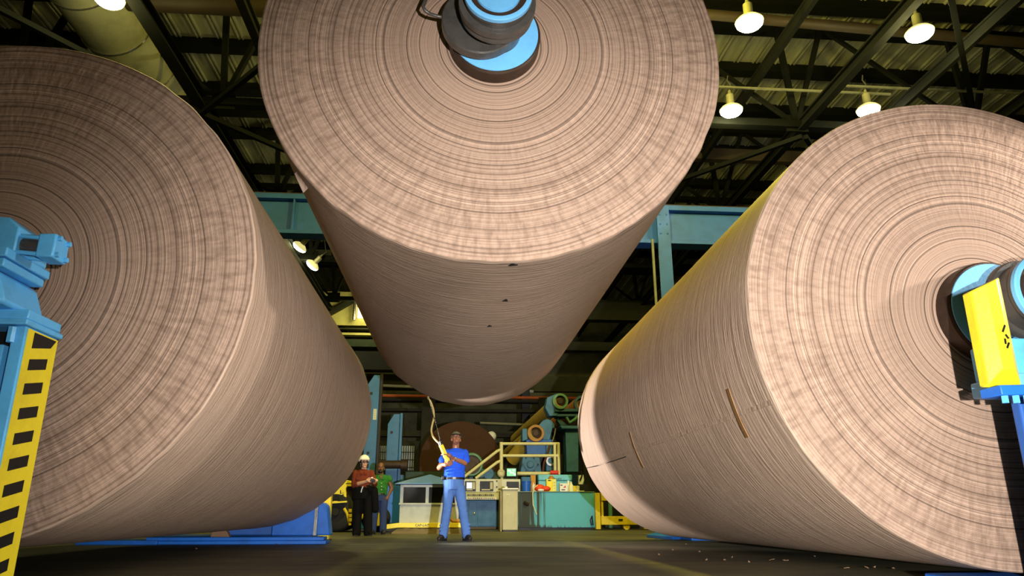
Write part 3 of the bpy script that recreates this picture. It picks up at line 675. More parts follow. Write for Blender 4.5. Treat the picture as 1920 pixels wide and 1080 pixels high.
solo(at_box((560, 613), (900, 621), 36, 0.4), 'wall_girder', DARKST, 'dark girder under the lit window on the back wall', 'girder', 'wall girders')
solo(at_box((560, 622), (900, 632), 35.8, 0.5), 'wall_girder', WALLY, 'yellowish ledge girder under the lit window', 'girder', 'wall girders')
solo(at_box((560, 634), (1000, 655), 35.5, 0.6), 'wall_girder', GRIMEG, 'dark green girder below the yellowish ledge', 'girder', 'wall girders')
solo(at_box((600, 657), (1000, 697), 35.0, 0.8), 'mezzanine_front', BLK, 'black mezzanine front between left and centre reels', 'mezzanine')
for k, px in enumerate((604, 985)):
    a = at(px, 697, 35.2); tag(MB().box2((a.x-0.2, 35.1, 0), (a.x+0.2, 35.5, a.z)).build('support_post', BLK, None, bevel=0.02), ('dark post under the left end of the black gallery', 'dark post under the right end of the black gallery')[k], 'post', 'mezzanine posts')
a, b = at(600, 552, 30), at(690, 556, 30)
solo(MB().bar(at(610, 592, 36.88), at(668, 560, 36.88), 0.25, 0.25), 'diagonal_brace', DARKST, 'dark diagonal brace in front of the lit back wall', 'brace')
solo(at_box((640, 700), (1300, 737), 36.5, 0.4), 'block_wall_panel', paint('olive_block', (92, 90, 54), 0.85, dirt=0.5, dirtcol=(60, 58, 30), scale=1.0), 'dim olive wall panel behind the blue tower', 'wall panel')
solo(MB().cyl(at(690, 722, 36.2), at(1000, 734, 36.2), 0.08, n=10), 'wall_pipe', BEIGE, 'pale horizontal pipe right of the tall blue tower', 'pipe', 'back wall pipes')
solo(MB().cyl(at(640, 741, 34), at(1240, 749, 34), 0.07, n=10), 'wall_pipe', paint('orange_pipe', (196, 92, 30), 0.6, dirt=0.3), 'orange horizontal pipe low on the back wall', 'pipe', 'back wall pipes')
solo(MB().cyl(at(900, 793, 33), at(1000, 797, 33), 0.06, n=10), 'wall_pipe', DUCT, 'silvery pipe behind the far brown reel', 'pipe', 'back wall pipes')
for k, (y0, y1) in enumerate(((746, 758), (764, 776), (806, 822))):
    solo(at_box((640, y0), (1300, y1), 34.3, 0.5), 'machine_beam', paint('dim_olive_beam', (44, 43, 30), 0.8, dirt=0.5), ('upper', 'middle', 'lowest')[k] + ' of the dim beams low on the back wall', 'beam', 'low wall beams')
for k, px in enumerate((792, 660, 1010, 1090)):
    solo(at_box((px, 745), (px+18, 957), 33.9, 0.3), 'machine_post', paint('dim_olive_beam', (44, 43, 30), 0.8, dirt=0.5), ('dim post behind the hoist cable', 'dim post behind the two bystanders', 'dim post behind the blue roll machine', 'dim post beside the right reel')[k], 'post', 'back wall posts')
solo(at_box((690, 826), (790, 957), 34.32, 0.03), 'dark_wall_panel', DARKST, 'dark wall panel behind the two barred windows', 'wall panel')
for k, (x0, x1) in enumerate(((713, 722), (747, 775))):
    w_ = thing('barred_window', ('narrow pale barred window between the two blue towers', 'pale barred window right of the shorter blue tower')[k], 'window', at((x0+x1)/2, 880, 34.28), 'barred windows')
    at_box((x0, 836), (x1, 882), 34.27, 0.05).build('pane', emit('dim_daylight_pane', (150, 158, 150), 0.10), w_)
    A, B = at(x0, 836, 34.1), at(x1, 882, 34.1); nb = 3 if k == 0 else 7
    for i in range(nb): MB().box2((A.x+(B.x-A.x)*(i+0.3)/nb, 34.08, B.z), (A.x+(B.x-A.x)*(i+0.6)/nb, 34.16, A.z)).build('bar', DARKST, w_)
    for i in range(3): MB().box2((A.x, 34.05, B.z+(A.z-B.z)*(i+0.3)/3.2), (B.x, 34.08, B.z+(A.z-B.z)*(i+0.42)/3.2)).build('cross_bar', DARKST, w_)
solo(at_box((1040, 560), (1780, 612), 34.5, 0.6), 'duct_box', DARKST, 'dark box beam between the centre and right reels', 'beam', 'dark high beams')
solo(at_box((1040, 640), (1780, 668), 34.5, 0.6), 'duct_box', DARKST, 'lower dark box beam between the centre and right reels', 'beam', 'dark high beams')

# ------------------------------------------------------------------ blue towers
def tower(x0, x1, y0t, y1t, ybase, Y, label, chamf, plate):
    A, B = at(x0, y0t, Y), at(x1, y0t, Y); zt = at(x0, y0t, Y).z; zc = at(x0, y1t, Y).z
    xb0, xb1 = A.x, B.x
    t = thing('blue_tower', label, 'machine tower', ((xb0+xb1)/2, Y+0.2, 0), 'blue towers')
    m = MB(); m.prism([(xb0, Y, 0), (xb1, Y, 0), (xb1, Y, zt), (xb1-0.18, Y, zt), (xb0, Y, zc)], (0, 0.35, 0)); m.build('tower_plate', TOWER, t, bevel=0.012)
    for z in (zc-0.25, zc-2.0, zc-2.9):
        if z > 1.6: MB().cyl(((xb0+xb1)/2-0.05, Y-0.012, z), ((xb0+xb1)/2-0.05, Y+0.02, z), 0.045, n=12).build('bolt_hole', BLK, t)
    MB().box2((xb1+0.02, Y-0.05, 0.4), (xb1+0.09, Y+0.1, zt+0.02)).build('edge_rail', BROWNST if plate else TOWER, t)
    MB().box2((xb0-0.1, Y-0.1, 0), (xb1+0.15, Y+0.5, 1.2)).build('tower_base', BASEBLUE, t, bevel=0.015)
    if plate:
        p = at(703, 777, Y); MB().box((p.x, Y-0.008, p.z), (0.10, 0.012, 0.32)).build('label_plate', BEIGE, t)
        for k in range(4): MB().box((p.x, Y-0.016, p.z-0.1+0.065*k), (0.045, 0.006, 0.022)).build('label_mark', LOCK, t)
    return t
tower(690, 713, 703, 722, 900, 22.0, 'tall blue steel tower with a pale label plate beside the left reel', 0, True)
tower(728, 750, 776, 795, 900, 22.6, 'shorter blue steel tower behind the man in the green shirt', 0, False)
solo(at_box((716, 890), (752, 990), 23.2, 0.6), 'gear_housing', MBLUE, 'blue machine housing behind the green shirted man', 'machine', bevel=0.02)
mb_ = thing('drive_roll', 'dark horizontal roll behind the head of the green shirted man', 'roll', at(735, 872, 22.0))
MB().cyl(at(712, 871, 22.2), at(752, 871, 22.2), 0.12, n=20).build('roll', RUST, mb_); MB().cyl(at(752, 872, 22.2), at(764, 872, 22.2), 0.17, n=20).build('roll_end', RUST, mb_)
# ------------------------------------------------------------------ far brown reel
fr = thing('far_paper_reel', 'dark brown paper reel standing far behind the man in blue', 'paper reel', at(865, 950, 26.5))
fc = at(863, 868, 26.5); fr_r = at(863, 790, 26.5).z - fc.z
m = MB().lathe(fc, (0, 1, 0), [(0, 0.15), (0, fr_r*0.5), (0, fr_r-0.03), (0.03, fr_r), (4.0, fr_r), (4.0, 0.15)], 64)
m.build('paper_winding', REELD, fr, smooth=30, origin=fc)
MB().lathe(fc, (0, -1, 0), [(0, 0.16), (0.4, 0.16), (0.4, 0.0)], 24).build('core_shaft', STEEL, fr)
MB().box2((fc.x-1.0, 26.45, 0), (fc.x+1.0, 27.0, fc.z-fr_r*0.80)).build('cradle', TEALD, fr)
solo(MB().ell(at(921.5, 818, 31.2), (0.21, 0.21, 0.21)).cyl(Vector((at(921.5, 818, 31.2).x, 31.2, 0)), at(921.5, 818, 31.2), 0.04), 'dome_mirror', WHITE, 'white round dome at the right edge of the far brown reel', 'dome')
rw = thing('roll_wheel', 'grey green wheel just right of the man in blue', 'wheel', at(885, 890, 23))
MB().lathe(at(884, 871, 23), (0, 1, 0), [(0, 0.29), (0, 0.33), (0.04, 0.36), (0.16, 0.36), (0.2, 0.33), (0.2, 0.29)], 40, closed=True).build('rim', GREENM, rw)
MB().lathe(at(884, 871, 23.02), (0, 1, 0), [(0.05, 0.0), (0.05, 0.29), (0.1, 0.29)], 24).build('web', RUST, rw)
MB().box2((at(884, 871, 23).x-0.06, 23.21, 0), (at(884, 871, 23).x+0.06, 23.33, at(884, 871, 23).z+0.05)).build('support', TEALD, rw)
md = thing('floor_machine', 'dark green machine deck with blue roller ends behind the cabin and the console', 'machine', at(880, 990, 24.0))
at_box((760, 884), (972, 990), 24.0, 0.9).build('machine_deck', paint('dark_green_machine', (38, 62, 50), 0.6, dirt=0.4), md, bevel=0.02)
for px, py, r_ in ((902, 887, 0.14), (916, 888, 0.17), (892, 878, 0.1)): MB().cyl(at(px, py, 23.8), at(px+1, py, 24.05), r_, n=14).build('roller_end', MBLUE, md)
dz_ = at(880, 884, 24.0).z
wb = thing('warning_light', 'small red warning light on the machine deck right of the man', 'light', Vector((at(883, 892, 24.1).x, 24.1, dz_)))
wq = Vector((at(883, 892, 24.1).x, 24.1, dz_))
MB().lathe(wq, (0, 0, 1), [(0, 0.0), (0, 0.09), (0.05, 0.09), (0.05, 0.0)], 16).build('lamp_base', BLK, wb)
MB().lathe(wq, (0, 0, 1), [(0.05, 0.08), (0.16, 0.07), (0.2, 0.0)], 16).build('beacon', RED, wb)
# ------------------------------------------------------------------ roll machine
ma = thing('winding_machine', 'blue winding machine with yellow rolls behind the handrail', 'machine', (3.0, 24.5, 0))
def P(px, py, Y=24.0): return at(px, py, Y)
def poly(pix, Y, dep, mat, name, bev=0.02): 
    m = MB(); m.prism([P(*p, Y) for p in pix][::-1], (0, dep, 0)); return m.build(name, mat, ma, bevel=bev)
e1, e2 = P(1051, 752), P(1005, 812)
def roll(c, r, L, cover, ring, dx, nm, dz=0.0):
    c = Vector(c)
    a_ = MB().cyl(c+Vector((0, 0.12, 0)), c+Vector((dx, L, dz)), r*0.98, n=36).build(nm, cover, ma)
    MB().lathe(c, (0, 1, 0), [(0, r*0.70), (0, r*0.96), (0.03, r), (0.14, r), (0.14, r*0.66), (0.05, r*0.66)], 40, closed=True).build('roll_ring', ring, ma)
    MB().lathe(c+Vector((0, 0.06, 0)), (0, 1, 0), [(0.0, 0.0), (0.0, r*0.30), (0.03, r*0.32), (0.06, r*0.68)], 28).build('roll_hub', RUST, ma)
rad_ = P(1051, 737).z - e1.z
roll(e1, rad_, 7.0, FELT, GREENM, -0.9, 'upper_roll', -0.6)
roll(e2, rad_*1.05, 5.0, FELT, OCHRE, -0.5, 'lower_roll', -0.3)
roll(P(1092, 757, 25.0), rad_*1.1, 7.0, paint('orange_brown_cover', (168, 108, 40), 0.6), TEALD, -0.9, 'side_roll', -0.6)
poly([(1026, 745), (1044, 738), (1044, 772), (1048, 780), (1030, 780), (1022, 764)], 24.2, 0.5, MBLUE, 'bearing_arm')
poly([(1018, 788), (1026, 785), (1034, 788), (1040, 796), (1040, 803), (1036, 803), (1030, 830), (1020, 830), (1008, 800)], 24.3, 0.8, MBLUE, 'bearing_block')
poly([(979, 804), (988, 803), (990, 824), (979, 828)], 24.1, 0.5, MBLUE, 'bearing_cap')
poly([(986, 824), (1036, 824), (1036, 852), (988, 852)], 24.15, 1.0, SBLUE, 'side_frame')
poly([(981, 852), (1012, 858), (1016, 888), (975, 888)], 24.05, 1.0, MBLUE, 'lower_frame')
poly([(1024, 830), (1036, 830), (1036, 888), (1024, 888)], 24.0, 0.4, MBLUE, 'upright')
MB().lathe(P(994, 871, 24.03), (0, -1, 0), [(0, 0.0), (0, 0.2), (0.05, 0.2), (0.05, 0.12), (0.09, 0.10), (0.09, 0)], 28).build('bearing_cover', MBLUE, ma)
for k in range(6):
    q = P(994, 871, 24.0)+Vector((0.26*math.cos(k*PI/3), 0, 0.26*math.sin(k*PI/3))); MB().cyl(q, q+Vector((0, 0.05, 0)), 0.035, n=8).build('bolt', BLK, ma)
MB().lathe(P(1033, 864, 23.95), (0, 1, 0), [(0, 0.10), (0, 0.16), (0.06, 0.16), (0.06, 0.10)], 24, closed=True).build('hose_ring', CHROME, ma)
poly([(1060, 803), (1085, 803), (1085, 885), (1062, 885)], 24.2, 0.6, MBLUE, 'column')
poly([(1040, 766), (1088, 766), (1088, 772), (1040, 772)], 24.1, 0.7, TEALD, 'beam')
poly([(1044, 776), (1088, 776), (1088, 781), (1044, 781)], 24.1, 0.7, TEALD, 'beam')
poly([(1050, 798), (1088, 798), (1088, 804), (1054, 804)], 24.0, 0.9, MBLUE, 'column_cap')
poly([(1046, 782), (1066, 798), (1052, 799), (1044, 788)], 24.3, 0.4, TEALD, 'gusset')
MB().tube([P(1062, 782, 24.0), P(1068, 792, 24.0), P(1078, 786, 24.0), P(1084, 780, 24.0)], 0.05, 8).build('linkage_arm', GREENM, ma)
MB().tube([P(1042, 803, 23.9), P(1040, 815, 23.9), P(1036, 828, 23.9)], 0.025, 8).build('hydraulic_rod', CHROME, ma)
MB().tube([P(1031, 835, 23.6), P(1027, 850, 23.6), P(1020, 868, 23.6), P(1018, 885, 23.6)], 0.035, 8).build('hose', paint('brown_hose', (92, 48, 30)), ma)
poly([(990, 890), (1095, 890), (1100, 987), (985, 987)], 25.2, 0.6, TEALD, 'base')
poly([(1000, 830), (1058, 800), (1058, 888), (1000, 888)], 25.3, 0.3, BLK, 'backing_plate')
yy = P(962, 862, 25.5); MB().cyl(P(960, 862, 25.5), P(985, 832, 25.0), 0.24, n=24).build('idler_roll', FELT, ma)
# ------------------------------------------------------------------ stairs rail
hr = thing('handrail', 'cream tubular stair and platform handrail behind the console', 'handrail', at(938, 890, 22))
HY = 22.0; T = 0.045
def rl(p, q, r=T, y=HY, nm='rail'): MB().tube([at(*p, y), at(*q, y)], r, 10).build(nm, RAIL, hr)
rl((938, 832), (1049, 832)); rl((940, 854.5), (1049, 854.5)); rl((958, 888), (1049, 888), 0.055)
rl((940, 829), (940, 884), 0.055, HY, 'post'); rl((1040, 831), (1041, 889), 0.045, HY, 'post'); rl((1047, 831), (1048, 889), 0.045, HY, 'post')
MB().tube([at(868, 896, HY-0.05), at(932, 846, HY-0.05), at(939, 843, HY)], T, 10).build('stair_rail', RAIL, hr)
MB().tube([at(892, 897, HY-0.05), at(932, 867, HY-0.05), at(939, 864, HY)], T, 10).build('stair_rail', RAIL, hr)
for px in (941, 1041, 1048): MB().tube([Vector((at(px, 885, HY).x, HY, at(px, 885, HY).z)), Vector((at(px, 885, HY).x, HY, 0))], 0.045, 10).build('leg', RAIL, hr)
wh = at(940, 887, HY-0.1)
MB().lathe(wh, (0, 1, 0), [(0, 0.06), (0, 0.09), (0.02, 0.115), (0.08, 0.115), (0.1, 0.09), (0.1, 0.06)], 28, closed=True).build('wheel', LOCK, hr)
MB().lathe(wh+Vector((0, 0.02, 0)), (0, 1, 0), [(0, 0), (0, 0.065), (0.05, 0.065)], 16).build('wheel_hub', RAIL, hr)

# ------------------------------------------------------------------ control console
CY = 21.0
def C(px, py, y=CY): return at(px, py, y)
cs = thing('control_console', 'beige control console with screens on a blue cabinet right of the man', 'console', (1.0, CY+0.3, 0))
at_box((862, 898), (976, 923), CY, 0.5).build('upper_panel', BEIGE, cs, bevel=0.015)
m = MB(); p0, p1 = C(866, 923), C(941, 923); q0 = C(866, 937, CY-0.3)
m.prism([(p0.x, CY, p0.z), (p0.x, CY-0.30, q0.z+0.06), (p0.x, CY-0.30, q0.z), (p0.x, CY+0.45, q0.z), (p0.x, CY+0.45, p0.z)], (p1.x-p0.x, 0, 0)); m.build('desk', BEIGE, cs, bevel=0.01)
at_box((866, 938), (931, 988), CY, 0.6).build('cabinet', CAB, cs, bevel=0.01)
at_box((931, 938), (941, 988), CY+0.02, 0.6).build('cabinet_side', paint('cabinet_dark_end', (18, 48, 52), 0.5), cs)
at_box((870, 988), (938, 992), CY+0.08, 0.4).build('plinth', WOOD, cs)
for (a_, b_) in (((879, 941), (893, 986)), ((896, 941), (929, 986))): at_box(a_, b_, CY-0.02, 0.03).build('door', CAB, cs, bevel=0.006)
hk = C(889.5, 963, CY-0.04); MB().lathe(hk, (0, -1, 0), [(0, 0.03), (0.02, 0.03), (0.03, 0.0)], 14).build('door_handle', CHROME, cs)
for (x0, x1, on) in ((872, 892, True), (900, 925, False)):
    f = at_box((x0, 902), (x1, 921), CY-0.03, 0.05).build('screen_frame', BLK, cs, bevel=0.006)
    s_ = at_box((x0+3, 904.5), (x1-7, 916), CY-0.045, 0.02)
    s_.build('screen', emit('lit_console_screen', (190, 205, 240), 0.85) if on else paint('dark_screen', (34, 36, 44), 0.45, dirt=0, bump=0, spec=0.2), f)
    at_box((x1-6, 904), (x1-1.2, 917), CY-0.042, 0.02).build('key_strip', LOCK, f)
    at_box((x0+3, 917), (x1-6, 919.3), CY-0.042, 0.02).build('key_row', LOCK, f)
at_box((950, 903), (973, 917), CY-0.03, 0.05).build('screen_frame', BLK, cs, bevel=0.006)
at_box((934, 899), (941, 917), CY-0.02, 0.03).build('vent_panel', LOCK, cs)
for q in ((931.5, 902), (931.5, 913)): MB().cyl(C(*q, CY-0.02), C(*q, CY+0.02), 0.022, n=12).build('knob', BLK, cs)
bm_ = [BLK, BLK, RUST, BLK, RED, BLK]
for k in range(14):
    MB().cyl(C(878+3.6*k, 928, CY-0.25), C(878+3.6*k, 928, CY-0.08), 0.016 if k % 3 else 0.024, n=10).build('button', bm_[k % 4], cs)
for k in range(15):
    MB().cyl(C(878+3.5*k, 934.3, CY-0.34), C(878+3.5*k, 934.3, CY-0.22), 0.015, n=10).build('button', bm_[(k*5) % 6], cs)
mt = thing('monitor', 'small dark monitor with a green picture standing on the console', 'monitor', C(959, 898, 21.2))
at_box((948, 876), (970, 896), 21.15, 0.35).build('casing', BLK, mt, bevel=0.03)
at_box((950.5, 878.5), (967.5, 892.5), 21.13, 0.03).build('screen', emit('green_crt_picture', (120, 205, 160), 0.55), mt)
for (x0, y0, x1, y1) in ((952, 881, 958, 884), (956, 885, 964, 887.5), (961, 880, 965, 883), (963, 888, 967, 891)): at_box((x0, y0), (x1, y1), 21.115, 0.012).build('screen_image', emit('pale_crt_picture', (210, 245, 220), 0.75), mt)
# beige upright cabinet unit on the floor
lk = thing('floor_cabinet', 'narrow beige upright cabinet on the floor in front of the console', 'cabinet', at(957, 996, 18.7))
A, B = at(942, 996, 18.7), at(971, 918, 18.7)
MB().box2((A.x, 18.7, 0.03), (B.x, 19.3, B.z)).build('body', LOCK, lk, bevel=0.02)
MB().box2((A.x-0.055, 18.78, 0.0), (A.x-0.002, 19.35, B.z-0.03)).build('side_trim', paint('locker_dark_trim', (150, 136, 84)), lk, bevel=0.01)  # trim in a darker beige than the cabinet body
MB().box2((A.x-0.01, 18.66, B.z), (B.x+0.01, 19.32, B.z+0.035)).build('top', WHITE, lk, bevel=0.01)
for px in (951, 954.5): MB().cyl(at(px, 927, 18.685), at(px, 927, 18.72), 0.012, n=10).build('indicator', WHITE, lk)
MB().box2((A.x+0.02, 18.69, 0.0), (B.x-0.02, 19.25, 0.03)).build('plinth', BLK, lk)
solo(MB().lathe(at(949, 917, 18.9), (0, 0, 1), [(0, 0.0), (0, 0.035), (0.06, 0.04), (0.065, 0.0)], 16), 'paper_cup', WHITE, 'white cup on top of the narrow beige cabinet', 'cup')
# ------------------------------------------------------------------ teal tank with clutter
TY = 20.2
def TK(px, py, y=TY): return at(px, py, y)
tk = thing('teal_tank', 'teal steel tank with brown oil stains on the floor', 'tank', (TK(1045, 990).x, TY+0.4, 0))
A, B = TK(968, 991), TK(1114, 923)
MB().box2((A.x, TY, 0.06), (B.x, TY+0.76, B.z)).build('tank_body', M_TANK, tk, bevel=0.015)
MB().box2((A.x-0.01, TY-0.02, B.z), (B.x+0.01, TY+0.78, B.z+0.02)).build('tank_top', paint('dirty_tank_top', (110, 130, 100), 0.5, dirt=0.6), tk)
MB().box2((A.x+0.05, TY+0.05, 0.0), (B.x-0.05, TY+0.7, 0.06)).build('skid', BLK, tk)
MB().tube([TK(1109, 985, TY-0.03), TK(1107, 975, TY-0.03), TK(1110, 967, TY-0.03), TK(1112, 985, TY-0.03)], 0.018, 8).build('drain_hose', BLK, tk)
MB().cyl(TK(983, 943, TY-0.05), TK(990, 946, TY+0.02), 0.05, n=14).build('valve', RUST, tk)
ZB = B.z+0.022
tb = thing('teal_chest', 'teal chest with dark lettering on the oil stained tank', 'chest', (TK(1041, 905).x, TY+0.58, ZB))
A2, B2 = TK(1010, 922, TY+0.42), TK(1072, 890, TY+0.42)
MB().box2((A2.x, TY+0.42, ZB), (B2.x, TY+0.74, B2.z-0.17)).build('chest_body', TEAL, tb, bevel=0.012)
MB().box2((A2.x-0.01, TY+0.405, B2.z-0.165), (B2.x+0.01, TY+0.75, B2.z)).build('chest_lid', TEAL, tb, bevel=0.03)
def text(body, loc, size, mat, name, parent, rot=(PI/2, 0, 0), bold=False):
    cu = bpy.data.curves.new(name, 'FONT'); cu.body = body; cu.size = size; cu.extrude = 0.004; cu.align_x = 'CENTER'; cu.align_y = 'CENTER'
    if bold: cu.offset = size*0.02
    to = bpy.data.objects.new('tmp_text', cu); col.objects.link(to)
    dg = bpy.context.evaluated_depsgraph_get(); me = bpy.data.meshes.new_from_object(to.evaluated_get(dg)); bpy.data.objects.remove(to); bpy.data.curves.remove(cu)
    me.materials.clear(); me.materials.append(mat)
    o = bpy.data.objects.new(name, me); col.objects.link(o); o.rotation_euler = rot
    o.parent = parent; o.location = Vector(loc) - ROOTS[parent.name]; ROOTS[o.name] = Vector(loc); return o
text('TORNEY', TK(1042, 898.5, TY+0.40), 0.085, paint('faded_dark_lettering', (40, 84, 84), 0.6), 'lettering', tb)
solo(MB().cyl(Vector((TK(1032, 889, TY+0.55).x, TY+0.55, B2.z+0.06)), Vector((TK(1047, 889, TY+0.55).x, TY+0.55, B2.z+0.06)), 0.06, n=14), 'red_bundle', RED, 'red rolled bundle lying on the teal chest', 'bundle')
def on_tank(px, y=0.12): q = TK(px, 922, TY+y); return Vector((q.x, q.y, ZB))
q = on_tank(987, 0.2); bk = thing('bucket', 'blue plastic bucket on the tank beside the beige console', 'bucket', q)
MB().lathe(q, (0, 0, 1), [(0, 0.0), (0, 0.105), (0.25, 0.135), (0.255, 0.145), (0.27, 0.145), (0.27, 0.13), (0.03, 0.10), (0.03, 0.0)], 28).build('pail', paint('bucket_blue', (36, 96, 200), 0.4, dirt=0.05), bk)
q2 = on_tank(987, 0.42); solo(MB().box2((q2.x-0.13, q2.y, ZB), (q2.x+0.13, q2.y+0.2, ZB+0.40)), 'storage_bin', CAB, 'dark blue bin standing behind the blue bucket', 'bin', bevel=0.02)
q = on_tank(1000, 0.5); solo(MB().box2((q.x-0.07, q.y, ZB), (q.x+0.07, q.y+0.1, ZB+0.44)), 'cardboard_sheet', paint('ochre_card', (196, 138, 50), 0.7), 'ochre cardboard sheet between the blue bin and teal chest', 'cardboard', bevel=0.005)
for k in range(3):
    q = on_tank(1000+3*k, 0.25+0.05*k); solo(MB().lathe(q, (0, 0, 1), [(0, 0), (0, 0.03), (0.17-0.03*k, 0.03), (0.2-0.03*k, 0.012), (0.24-0.04*k, 0.012), (0.24-0.04*k, 0)], 14), 'spray_bottle', WHITE, ('tallest white bottle right of the blue bucket', 'middle white bottle right of the blue bucket', 'shortest white bottle right of the blue bucket')[k], 'bottle', 'white bottles by the bucket')
q = on_tank(1015, 0.1); hs = thing('hose_coil', 'crumpled orange red tarp bundle with a pale yellow hose on the tank', 'bundle', q)
m = MB(); m.ell(q+Vector((-0.05, 0, 0.09)), (0.15, 0.10, 0.10)); m.ell(q+Vector((0.12, 0, 0.07)), (0.14, 0.09, 0.075)); m.build('bundle', ORANGE, hs)
MB().ell(q+Vector((-0.02, -0.09, 0.03)), (0.09, 0.05, 0.035)).build('pale_cloth', WHITE, hs)
MB().tube([q+Vector((-0.1, -0.05, 0.16)), q+Vector((-0.2, -0.09, 0.10)), q+Vector((-0.25, -0.13, -0.05)), q+Vector((-0.24, -0.13, -0.35)), q+Vector((-0.15, -0.13, -0.6))], 0.016, 8).build('hose', RAIL, hs)
def carton(px, y, wd, ht, mat, name, label, cat='carton'):
    q = on_tank(px, y); t = thing(name, label, cat, q, 'cartons and jugs on the tank')
    MB().box2(q+Vector((-wd/2, 0, 0)), q+Vector((wd/2, 0.14, ht))).build('box', mat, t, bevel=0.006)
    return t, q
t, q = carton(1034, 0.1, 0.27, 0.325, paint('carton_yellow', (226, 216, 60), 0.5, dirt=0.08), 'carton', 'yellow printed carton on the tank in front of the teal chest')
LP = paint('carton_pale', (226, 226, 170), 0.5, dirt=0.05)
MB().box2(q+Vector((0.05, -0.004, 0.03)), q+Vector((0.12, 0, 0.30))).build('printed_panel', LP, t)
MB().box2(q+Vector((-0.09, -0.004, 0.275)), q+Vector((-0.01, 0, 0.305))).build('printed_band', BLK, t)
MB().ell(q+Vector((-0.03, -0.003, 0.18)), (0.07, 0.006, 0.09)).build('printed_blob', YEL, t)
for k in range(3): MB().box2(q+Vector((0.065, -0.007, 0.06+0.075*k)), q+Vector((0.105, -0.004, 0.105+0.075*k))).build('printed_patch', DYEL, t)
q = on_tank(1034, 0.29); solo(MB().lathe(q, (0, 0, 1), [(0, 0), (0, 0.085), (0.36, 0.085), (0.40, 0.05), (0.42, 0.05), (0.42, 0)], 20), 'ochre_jar', OCHRE, 'ochre jar peeking out behind the yellow carton', 'jar')
t, q = carton(1057, 0.12, 0.21, 0.215, WHITE, 'carton', 'white carton with a red emblem on the tank')
m = MB(); m.prism([q+Vector(v) for v in ((-0.02, -0.004, 0.10), (0.06, -0.004, 0.10), (0.05, -0.004, 0.165), (0.02, -0.004, 0.13))], (0, 0.004, 0)); m.build('red_emblem', RED, t)
MB().box2(q+Vector((-0.09, -0.004, 0.15)), q+Vector((-0.03, 0, 0.18))).build('printed_line', STEEL, t); MB().box2(q+Vector((-0.06, -0.004, 0.03)), q+Vector((0.04, 0, 0.06))).build('printed_line', STEEL, t)
q = on_tank(1066, 0.32); solo(MB().lathe(q, (0, 0, 1), [(0, 0), (0, 0.05), (0.2, 0.05), (0.26, 0.03), (0.3, 0.03), (0.3, 0)], 18), 'jug', WHITE, 'white jug standing behind the white carton', 'jug', 'cartons and jugs on the tank')
q = on_tank(1071, 0.12); solo(MB().lathe(q, (0, 0, 1), [(0, 0), (0, 0.07), (0.15, 0.065), (0.21, 0.03), (0.25, 0.03), (0.25, 0)], 18), 'jug', LP, 'pale jug right of the white carton', 'jug', 'cartons and jugs on the tank')
for k, (px, m_) in enumerate(((1078, DYEL), (1083.5, LP))):
    q = on_tank(px, 0.14); solo(MB().lathe(q, (0, 0, 1), [(0, 0), (0, 0.045), (0.15, 0.05), (0.155, 0)], 16), 'tin_can', m_, ('dull yellow tin on the tank', 'pale tin at the right end of the clutter on the tank')[k], 'tin', 'tins on the tank')
q = on_tank(1091, 0.1); solo(MB().box2(q+Vector((-0.08, 0, 0)), q+Vector((0.07, 0.05, 0.02))), 'paper_note', LP, 'flat pale paper lying right of the tins', 'paper', bevel=0.004)
q = on_tank(1090, 0.5); gk = thing('pale_guard', 'pale grey machine guard with a black hose beside the right reel', 'guard', q)
m = MB(); m.prism([q+Vector(v) for v in ((-0.07, 0, 0.20), (0.05, 0, 0.20), (0.09, 0, 0.32), (0.07, 0, 0.46), (-0.06, 0, 0.44))], (0, 0.1, 0)); m.build('guard_plate', WHITE, gk, bevel=0.01)
MB().tube([q+Vector((-0.04, -0.03, 0.30)), q+Vector((0.0, -0.04, 0.38)), q+Vector((0.03, -0.03, 0.46)), q+Vector((0.0, -0.02, 0.55))], 0.02, 8).build('hose', BLK, gk)
MB().box2(q+Vector((-0.1, 0.02, 0.0)), q+Vector((0.2, 0.2, 0.2))).build('mount', BLK, gk)
# yellow barrier gate
gt = thing('barrier_frame', 'yellow steel barrier frame on the floor between the teal tank and right reel', 'barrier', at(1150, 992, 20.0))
def gb(p, q, Y=20.0, d=0.14): return at_box(p, q, Y, d)
gb((1115.5, 924), (1127, 992.5)).build('post', DYEL, gt, bevel=0.01); gb((1127, 924), (1215, 939)).build('top_rail', DYEL, gt, bevel=0.01)
gb((1127, 968), (1230, 984), 20.02).build('bottom_rail', DYEL, gt, bevel=0.01); gb((1127, 938), (1132, 969), 20.04, 0.08).build('gusset', DYEL, gt)
gb((1160, 973), (1168, 975.5), 19.99, 0.02).build('slot', BLK, gt)
q = at(1175, 985, 20.05); MB().lathe(Vector((q.x, q.y, 0.09)), (0, 1, 0), [(0, 0), (0, 0.085), (0.12, 0.085), (0.12, 0)], 18).build('caster', DYEL, gt)
gb((1205, 924), (1217, 992.5)).build('post', DYEL, gt, bevel=0.01)
solo(at_box((1132, 936), (1200, 990), 21.3, 0.4), 'machine_block', BLK, 'black machine seen through the yellow barrier', 'machine', bevel=0.02)
solo(MB().cyl(at(1144, 936, 21.0), at(1145, 990, 21.0), 0.06, n=14), 'green_pipe', GREENM, 'green upright pipe behind the yellow barrier', 'pipe')

